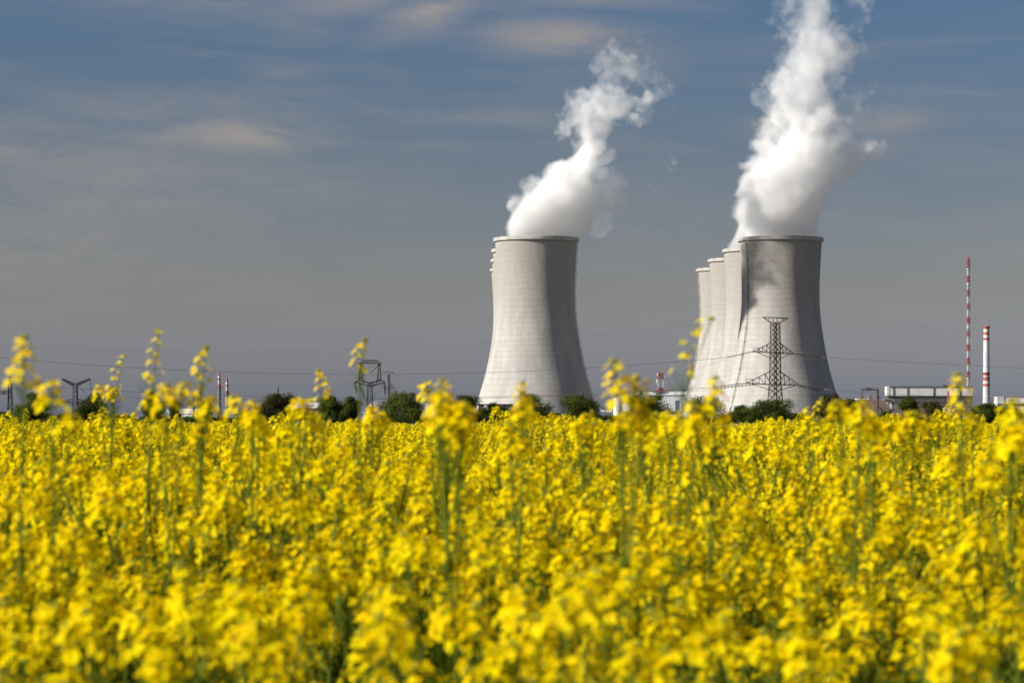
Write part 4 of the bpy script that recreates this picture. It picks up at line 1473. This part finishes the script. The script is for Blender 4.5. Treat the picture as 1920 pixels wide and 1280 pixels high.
for k, (_a, _b, wm) in enumerate(VAR):
    FORMS.append(bpy.data.objects.new('rape_plant_form', wm))     # only a source for the crop's modifier, never in the scene
me = bpy.data.meshes.new('rapeseed_crop')
me.from_pydata([(PTS[i, 0], PTS[i, 1], 0.0) for i in rest], [], [])
at = me.attributes.new('turn', 'FLOAT_VECTOR', 'POINT')
at.data.foreach_set('vector', np.stack([rx[rest], ry[rest], rz[rest]], 1).astype(np.float32).ravel())
at = me.attributes.new('size', 'FLOAT', 'POINT')
at.data.foreach_set('value', sc_[rest].astype(np.float32))
at = me.attributes.new('form', 'INT', 'POINT')
at.data.foreach_set('value', vi[rest].astype(np.int32))
crop = bpy.data.objects.new('rapeseed_crop', me)
COL.objects.link(crop)
tag(crop, 'yellow rapeseed crop filling the field behind the front rows', kind='stuff')
ng = bpy.data.node_groups.new('crop_scatter', 'GeometryNodeTree')
ng.interface.new_socket(name='Geometry', in_out='INPUT', socket_type='NodeSocketGeometry')
ng.interface.new_socket(name='Geometry', in_out='OUTPUT', socket_type='NodeSocketGeometry')
G = NT(ng)
gi, go = G.n('NodeGroupInput'), G.n('NodeGroupOutput')
jn = G.n('GeometryNodeJoinGeometry')
for ob in FORMS:
    oi = G.n('GeometryNodeObjectInfo')
    oi.inputs['Object'].default_value = ob
    oi.inputs['As Instance'].default_value = True
    G.link(oi.outputs['Geometry'], jn.inputs[0])
ip = G.n('GeometryNodeInstanceOnPoints')
G.link(gi.outputs[0], ip.inputs['Points'])
G.link(jn.outputs[0], ip.inputs['Instance'])
ip.inputs['Pick Instance'].default_value = True


def named(nm, typ):
    nd = G.n('GeometryNodeInputNamedAttribute', data_type=typ)
    nd.inputs['Name'].default_value = nm
    return [s for s in nd.outputs if s.enabled and s.name == 'Attribute'][0]


G.link(named('form', 'INT'), ip.inputs['Instance Index'])
e2r = G.n('FunctionNodeEulerToRotation')
G.link(named('turn', 'FLOAT_VECTOR'), e2r.inputs[0])
G.link(e2r.outputs[0], ip.inputs['Rotation'])
G.link(named('size', 'FLOAT'), ip.inputs['Scale'])
G.link(ip.outputs[0], go.inputs[0])
crop.modifiers.new('scatter', 'NODES').node_group = ng
print('plants', len(PTS))

# ------------------------------------------------------------------ steam
def up1(n, m):
    """linear-smooth interpolation matrix from m lattice points to n samples"""
    x = np.linspace(0, m - 1.001, n)
    i = x.astype(int)
    f = x - i
    f = f * f * (3 - 2 * f)
    A = np.zeros((n, m), np.float32)
    A[np.arange(n), i] = 1 - f
    A[np.arange(n), i + 1] = f
    return A


def vnoise(shape, cell, r):
    ms = [max(2, int(math.ceil(s / cell)) + 1) for s in shape]
    L = r.random(ms, dtype=np.float32)
    a, b_, c_ = (up1(s, m) for s, m in zip(shape, ms))
    L = np.tensordot(a, L, (1, 0))
    L = np.tensordot(L, b_, (1, 1)).transpose(0, 2, 1)
    return np.tensordot(L, c_, (2, 1))


def fbm(shape, cell, octs, r, gain=0.55, billow=False):
    out, amp, tot = 0, 1.0, 0.0
    for _ in range(octs):
        v = vnoise(shape, cell, r)
        if billow: v = np.abs(2 * v - 1)
        out = out + amp * v
        tot += amp
        amp *= gain
        cell = max(1.3, cell / 2)
    return out / tot


def tri(A, X, Y, Z):
    nx, ny, nz = A.shape
    X, Y, Z = (np.clip(q, 0, n - 1.001) for q, n in ((X, nx), (Y, ny), (Z, nz)))
    i, j, k = X.astype(int), Y.astype(int), Z.astype(int)
    return A[np.rint(X).astype(int), np.rint(Y).astype(int), np.rint(Z).astype(int)]


def steam(label, D, pxr, pyr, blobs, vox, seed, sigma, cat='steam plume', ysq=0.9, ycut=None, warp=1.0, lean=62.0):
    r = np.random.default_rng(seed)
    a, b_ = P(pxr[0], pyr[1], D), P(pxr[1], pyr[0], D)
    wx, wz = b_.x - a.x, b_.z - a.z
    rmax = max(q[2] for q in blobs)
    wy = S(rmax * 2.9, D)
    nx, ny, nz = int(wx / vox), int(wy / vox), int(wz / vox)
    sh = (nx, ny, nz)
    gx = (np.arange(nx) + 0.5) * vox + a.x
    gy = (np.arange(ny) + 0.5) * vox - wy / 2
    gz = (np.arange(nz) + 0.5) * vox + a.z
    X, Y, Z = np.meshgrid(gx, gy, gz, indexing='ij')
    X, Y, Z = X.astype(np.float32), Y.astype(np.float32), Z.astype(np.float32)
    # swirl the sample positions so that round lobes turn into torn, curling ones
    hgt = np.clip((Z - 118.0) / 60.0, 0.15, 1.4) * warp
    for cell_m, amp in ((26.0, 9.0), (11.0, 6.0), (5.0, 3.2)):
        for Q in (X, Y, Z):
            Q += (fbm(sh, cell_m / vox, 2, r) - 0.5) * 2 * amp * hgt
    Mf = np.zeros(sh, np.float32)
    Wk = np.zeros(sh, np.float32)
    # stray veils round the rising column
    extra = []
    for bl in blobs:
        if bl[2] > 22 and bl[1] < 400 and (len(bl) < 4 or bl[3] > 0.6):
            for _ in range(2):
                an = r.uniform(-0.6, math.pi + 0.6)
                extra.append((bl[0] + math.cos(an) * bl[2] * 1.15, bl[1] - abs(math.sin(an)) * bl[2] * 0.5, bl[2] * r.uniform(0.55, 0.85), 0.3))
    for bl in list(blobs) + extra:
        px, py, rp = bl[:3]
        s_ = bl[3] if len(bl) > 3 else 1.0
        c_ = P(px, py, D)
        c_ = P(px, py, D - lean * (1 - math.exp(min(0.0, -(c_.z - 124.0) / 30.0))))   # keeps its bearing although it leans this way
        rad = S(rp, D) * 1.34
        yo = r.uniform(-0.22, 0.22) * rad
        d2 = ((X - c_.x) ** 2 + ((Y - yo) * ysq) ** 2 + (Z - c_.z) ** 2) / (rad * rad)
        k = np.clip(1 - d2, 0, 1) ** 2
        if s_ >= 0.5: Mf += k * s_
        Wk = np.maximum(Wk, k if s_ < 0.5 else 0.75 * np.sqrt(k))
    bil = fbm(sh, 9.0 / vox, 4, r, 0.6, True)
    fb = fbm(sh, 13.0 / vox, 5, r, 0.64)
    rag = fbm(sh, 7.0 / vox, 4, r, 0.65)
    core = np.clip(Mf, 0, 1.3)
    edge = np.clip(1.3 - 0.55 * core, 0.35, 1.2) * np.clip(hgt + 0.25, 0.35, 1.25)
    fine = fbm(sh, 4.5 / vox, 3, r, 0.7)
    d = core * 1.25 - 0.14 - (0.42 * bil + 1.35 * (0.60 - fb) + 0.8 * (0.5 - fine)) * edge
    d = np.clip(d / 0.9, 0, 1) ** 1.35 * np.clip((core - 0.05) / 0.25, 0, 1)
    d *= np.clip(0.30 + 1.4 * rag, 0.25, 1.4)
    # thin veils: low density, torn by the ragged noise
    fil = 1 - np.abs(2 * fbm(sh, 12.0 / vox, 4, r, 0.6) - 1) * 2.2
    v = Wk * 1.45 - 0.40 - 0.85 * (0.56 - rag) - 0.25 * (1 - np.clip(fil, 0, 1))
    v *= np.clip((Wk - 0.28) / 0.3, 0, 1)
    v = np.clip(v / 0.6, 0, 1) ** 1.3 * 0.34 * np.clip(0.3 + 1.2 * np.clip(fil, 0, 1), 0.2, 1.5)
    d = np.maximum(d, v)
    d *= np.clip(np.exp(-(gz - 140.0) / 90.0), 0.0, 1.0)[None, None, :]
    # keep free of the box sides and start inside the tower mouth
    for ax_, n in ((0, nx), (1, ny), (2, nz)):
        e = np.clip(np.minimum(np.arange(n), n - 1 - np.arange(n)) / 4.0 - 0.3, 0, 1).astype(np.float32)
        d *= e.reshape([-1 if q == ax_ else 1 for q in range(3)])
    if ycut is not None:
        (tx, ty, tr, tz) = ycut
        rr = np.sqrt((gx[:, None] - tx) ** 2 + (gy[None, :]) ** 2)
        inside = np.clip((tr - rr) / 1.5, 0, 1).astype(np.float32)
        low = (gz < tz)
        d[:, :, low] *= inside[:, :, None]
    d = d.astype(np.float32)
    # lumpy hull that wraps the vapour
    cs = max(2, int(round(3.2 / vox)))
    cx_, cy_, cz_ = -(-nx // cs), -(-ny // cs), -(-nz // cs)
    pad = np.zeros((cx_ * cs, cy_ * cs, cz_ * cs), np.float32)
    pad[:nx, :ny, :nz] = d
    occ = pad.reshape(cx_, cs, cy_, cs, cz_, cs).max((1, 3, 5)) > 0.012
    o2 = np.zeros((cx_ + 4, cy_ + 4, cz_ + 4), bool)
    o2[2:-2, 2:-2, 2:-2] = occ
    dil = o2.copy()
    for ax_ in range(3):
        dil = dil | np.roll(dil, 1, ax_) | np.roll(dil, -1, ax_)
    idx, vs, fs = {}, [], []

    def vid(i, j, k):
        q = (i, j, k)
        if q not in idx:
            idx[q] = len(vs)
            vs.append((a.x + (i - 2) * cs * vox, D - wy / 2 + (j - 2) * cs * vox, a.z + (k - 2) * cs * vox))
        return idx[q]
    for i, j, k in np.argwhere(dil):
        for dx_, dy_, dz_, cr in ((1, 0, 0, ((1, 0, 0), (1, 1, 0), (1, 1, 1), (1, 0, 1))), (-1, 0, 0, ((0, 0, 0), (0, 0, 1), (0, 1, 1), (0, 1, 0))),
                                  (0, 1, 0, ((0, 1, 0), (0, 1, 1), (1, 1, 1), (1, 1, 0))), (0, -1, 0, ((0, 0, 0), (1, 0, 0), (1, 0, 1), (0, 0, 1))),
                                  (0, 0, 1, ((0, 0, 1), (1, 0, 1), (1, 1, 1), (0, 1, 1))), (0, 0, -1, ((0, 0, 0), (0, 1, 0), (1, 1, 0), (1, 0, 0)))):
            if not (0 <= i + dx_ < dil.shape[0] and 0 <= j + dy_ < dil.shape[1] and 0 <= k + dz_ < dil.shape[2]) or not dil[i + dx_, j + dy_, k + dz_]:
                fs.append(tuple(vid(i + p, j + q, k + s) for p, q, s in cr))
    V = np.array(vs)
    E = np.array([(f[q], f[(q + 1) % 4]) for f in fs for q in range(4)])
    for _ in range(2):
        acc, cnt = np.zeros_like(V), np.zeros(len(V))
        np.add.at(acc, E[:, 0], V[E[:, 1]])
        np.add.at(cnt, E[:, 0], 1)
        V = V * 0.5 + acc / cnt[:, None] * 0.5
    V[:, 1] -= lean * (1 - np.exp(np.minimum(-(V[:, 2] - 124.0) / 30.0, 0.0)))
    me = bpy.data.meshes.new('steam_plume')
    org = Vector(((a.x + b_.x) / 2, D, a.z))
    me.from_pydata((V - np.array(org)).tolist(), [], fs)
    # density atlas: slices along y laid out as tiles; red holds slice k, green slice k + 1
    C_ = int(math.ceil(math.sqrt(ny * nz / nx)))
    R_ = int(math.ceil(ny / C_))
    atlas = np.zeros((R_ * nz, C_ * nx, 4), np.float32)
    atlas[..., 3] = 1
    for k in range(ny):
        rr, cc = divmod(k, C_)
        atlas[rr * nz:(rr + 1) * nz, cc * nx:(cc + 1) * nx, 0] = d[:, k, :].T
        if k + 1 < ny: atlas[rr * nz:(rr + 1) * nz, cc * nx:(cc + 1) * nx, 1] = d[:, k + 1, :].T
    img = bpy.data.images.new('steam_density', C_ * nx, R_ * nz, alpha=False, float_buffer=True)
    img.colorspace_settings.name = 'Non-Color'
    img.pixels.foreach_set(atlas.ravel())
    img.update()
    img.pack()
    m = bpy.data.materials.new('steam_vapour')
    m.use_nodes = True
    T = NT(m.node_tree)
    m.node_tree.nodes.clear()
    out = T.n('ShaderNodeOutputMaterial')
    pv = T.n('ShaderNodeVolumePrincipled')
    pos = T.n('ShaderNodeNewGeometry').outputs['Position']
    x, y, z = T.sep(pos)
    u = T.math('MULTIPLY_ADD', x, 1 / (nx * vox), -a.x / (nx * vox), clamp=True)
    w = T.math('MULTIPLY_ADD', z, 1 / (nz * vox), -a.z / (nz * vox), clamp=True)
    # vapour bent towards the camera so its shadow lands on the staggered tower
    y = T.add(y, T.mul(T.sub(1.0, T.math('EXPONENT', T.math('MINIMUM', T.mul(T.sub(z, 124.0), -1.0 / 30.0), 0.0))), lean))
    kf = T.math('MULTIPLY_ADD', y, 1 / vox, -(D - wy / 2) / vox - 0.5)
    kf = T.math('MINIMUM', T.math('MAXIMUM', kf, 0.0), ny - 1.001)
    k = T.math('FLOOR', kf)
    fr = T.sub(kf, k)
    row = T.math('FLOOR', T.div(T.add(k, 0.01), float(C_)))
    colm = T.sub(k, T.mul(row, float(C_)))
    uu = T.div(T.add(colm, u), float(C_))
    vv = T.div(T.add(row, w), float(R_))
    ti = T.n('ShaderNodeTexImage', interpolation='Linear', extension='CLIP')
    ti.image = img
    T.link(T.comb(uu, vv, 0.0), ti.inputs['Vector'])
    rgb = T.n('ShaderNodeSeparateColor')
    T.link(ti.outputs['Color'], rgb.inputs[0])
    mxn = T.n('ShaderNodeMix', data_type='FLOAT')
    T.link(fr, mxn.inputs[0])
    T.link(rgb.outputs[0], mxn.inputs[2])
    T.link(rgb.outputs[1], mxn.inputs[3])
    T.link(T.mul(mxn.outputs[0], sigma), pv.inputs['Density'])
    pv.inputs['Color'].default_value = (0.972, 0.970, 0.968, 1)
    pv.inputs['Anisotropy'].default_value = 0.0
    T.link(pv.outputs[0], out.inputs['Volume'])
    m.cycles.volume_step_rate = 0.10
    m.volume_intersection_method = 'FAST' if hasattr(m, 'volume_intersection_method') else None
    me.materials.append(m)
    ob = bpy.data.objects.new('steam_plume', me)
    COL.objects.link(ob)
    ob.location = org
    tag(ob, label, cat, 'steam plumes over the cooling towers')
    print('steam', sh, 'faces', len(fs), 'atlas', atlas.shape)


PLUME_A = [(985, 446, 34), (1020, 446, 40), (1055, 446, 32), (978, 425, 30), (1012, 415, 48), (1055, 418, 42), (1000, 395, 36), (1040, 388, 50), (1085, 402, 34),
           (1022, 365, 32), (1060, 358, 46), (1098, 368, 34), (1045, 335, 30), (1085, 328, 40), (1048, 318, 18), (1098, 300, 32), (1106, 275, 28), (1110, 250, 28), (1112, 225, 34),
           (1120, 200, 40), (1100, 188, 32), (1078, 205, 24), (1064, 228, 20), (1056, 248, 15), (1150, 190, 32), (1185, 198, 26), (1212, 203, 26), (1234, 190, 23), (1226, 168, 20, .8),
           (1150, 150, 36, .42), (1180, 125, 40, .36), (1130, 118, 30, .30), (1208, 138, 30, .40), (1236, 150, 22, .36), (1165, 92, 30, .26), (1200, 98, 24, .28), (1240, 128, 14, .3),
           (1125, 410, 42, .45), (1120, 385, 26, .6), (1150, 365, 42, .42), (1165, 340, 28, .30), (1140, 322, 26, .34), (1165, 395, 22, .30), (1145, 285, 24, .26),
           (1262, 288, 13, .34), (1258, 312, 11, .34), (1287, 330, 8, .34), (1222, 350, 9, .26), (1236, 357, 7, .30)]
PLUME_B = [(1418, 444, 26), (1452, 446, 36), (1490, 446, 38), (1516, 444, 24), (1425, 415, 32), (1465, 408, 48), (1505, 410, 36), (1432, 382, 34), (1475, 374, 52), (1515, 378, 36),
           (1450, 348, 36), (1490, 338, 50), (1533, 348, 28), (1558, 342, 20, .7), (1458, 312, 36), (1500, 302, 52), (1548, 306, 36, 1), (1588, 304, 34, 1), (1618, 292, 30, 1), (1642, 284, 22, 1), (1575, 330, 22, .8),
           (1480, 275, 42), (1520, 266, 46), (1565, 272, 30, .7), (1602, 272, 24, .75), (1495, 240, 42), (1530, 232, 42), (1565, 238, 16, .6), (1500, 202, 42), (1525, 196, 40), (1548, 182, 24, .8),
           (1568, 150, 12, .7), (1490, 168, 38), (1520, 158, 42), (1497, 132, 34), (1530, 127, 40), (1558, 112, 26, .8), (1512, 97, 34), (1545, 87, 34), (1578, 82, 26, .8), (1507, 62, 32),
           (1530, 52, 30), (1575, 62, 22, .7), (1600, 56, 20, .7), (1502, 32, 28), (1525, 22, 28), (1610, 30, 22, .7), (1590, 75, 20, .7), (1507, 0, 28), (1530, -15, 28), (1615, 5, 22, .7), (1625, -20, 22, .7),
           (1512, -40, 32), (1540, -50, 30), (1460, 152, 26, .42), (1450, 190, 24, .38), (1440, 165, 16, .32),
           (1600, 190, 20, .32), (1615, 208, 18, .32), (1640, 200, 12, .30), (1662, 190, 9, .34), (1590, 215, 18, .3), (1612, 178, 14, .3), (1626, 158, 9, .3), (1553, 366, 20, .6), (1545, 388, 15, .5)]
PLUME_C = [(1372, 466, 14), (1395, 466, 22), (1430, 466, 34), (1465, 466, 30), (1388, 450, 18), (1398, 430, 20), (1430, 430, 36), (1393, 405, 17), (1405, 385, 20), (1398, 365, 16), (1413, 345, 23), (1424, 325, 26),
           (1434, 300, 26), (1412, 313, 22, 1), (1400, 306, 17, 1), (1440, 276, 25), (1420, 284, 17, .9), (1455, 262, 24), (1470, 240, 26), (1430, 395, 34)]
steam('white steam plume curling and hooking above the lone tower', 1740, (905, 1325), (45, 462), PLUME_A, 0.8, 5, 0.17, ycut=(16.8, 1740, 27.2, 125.2))
steam('tallest white steam column rising out of the nearest staggered tower', 1740, (1380, 1705), (-75, 462), PLUME_B, 0.8, 9, 0.17, ycut=(186.4, 1740, 27.2, 125.2))
steam('narrow steam plume behind the tallest column, from the second staggered tower', 1857, (1335, 1520), (200, 482), PLUME_C, 0.9, 21, 0.15, ycut=(185.5, 1857, 27.2, 125.2))
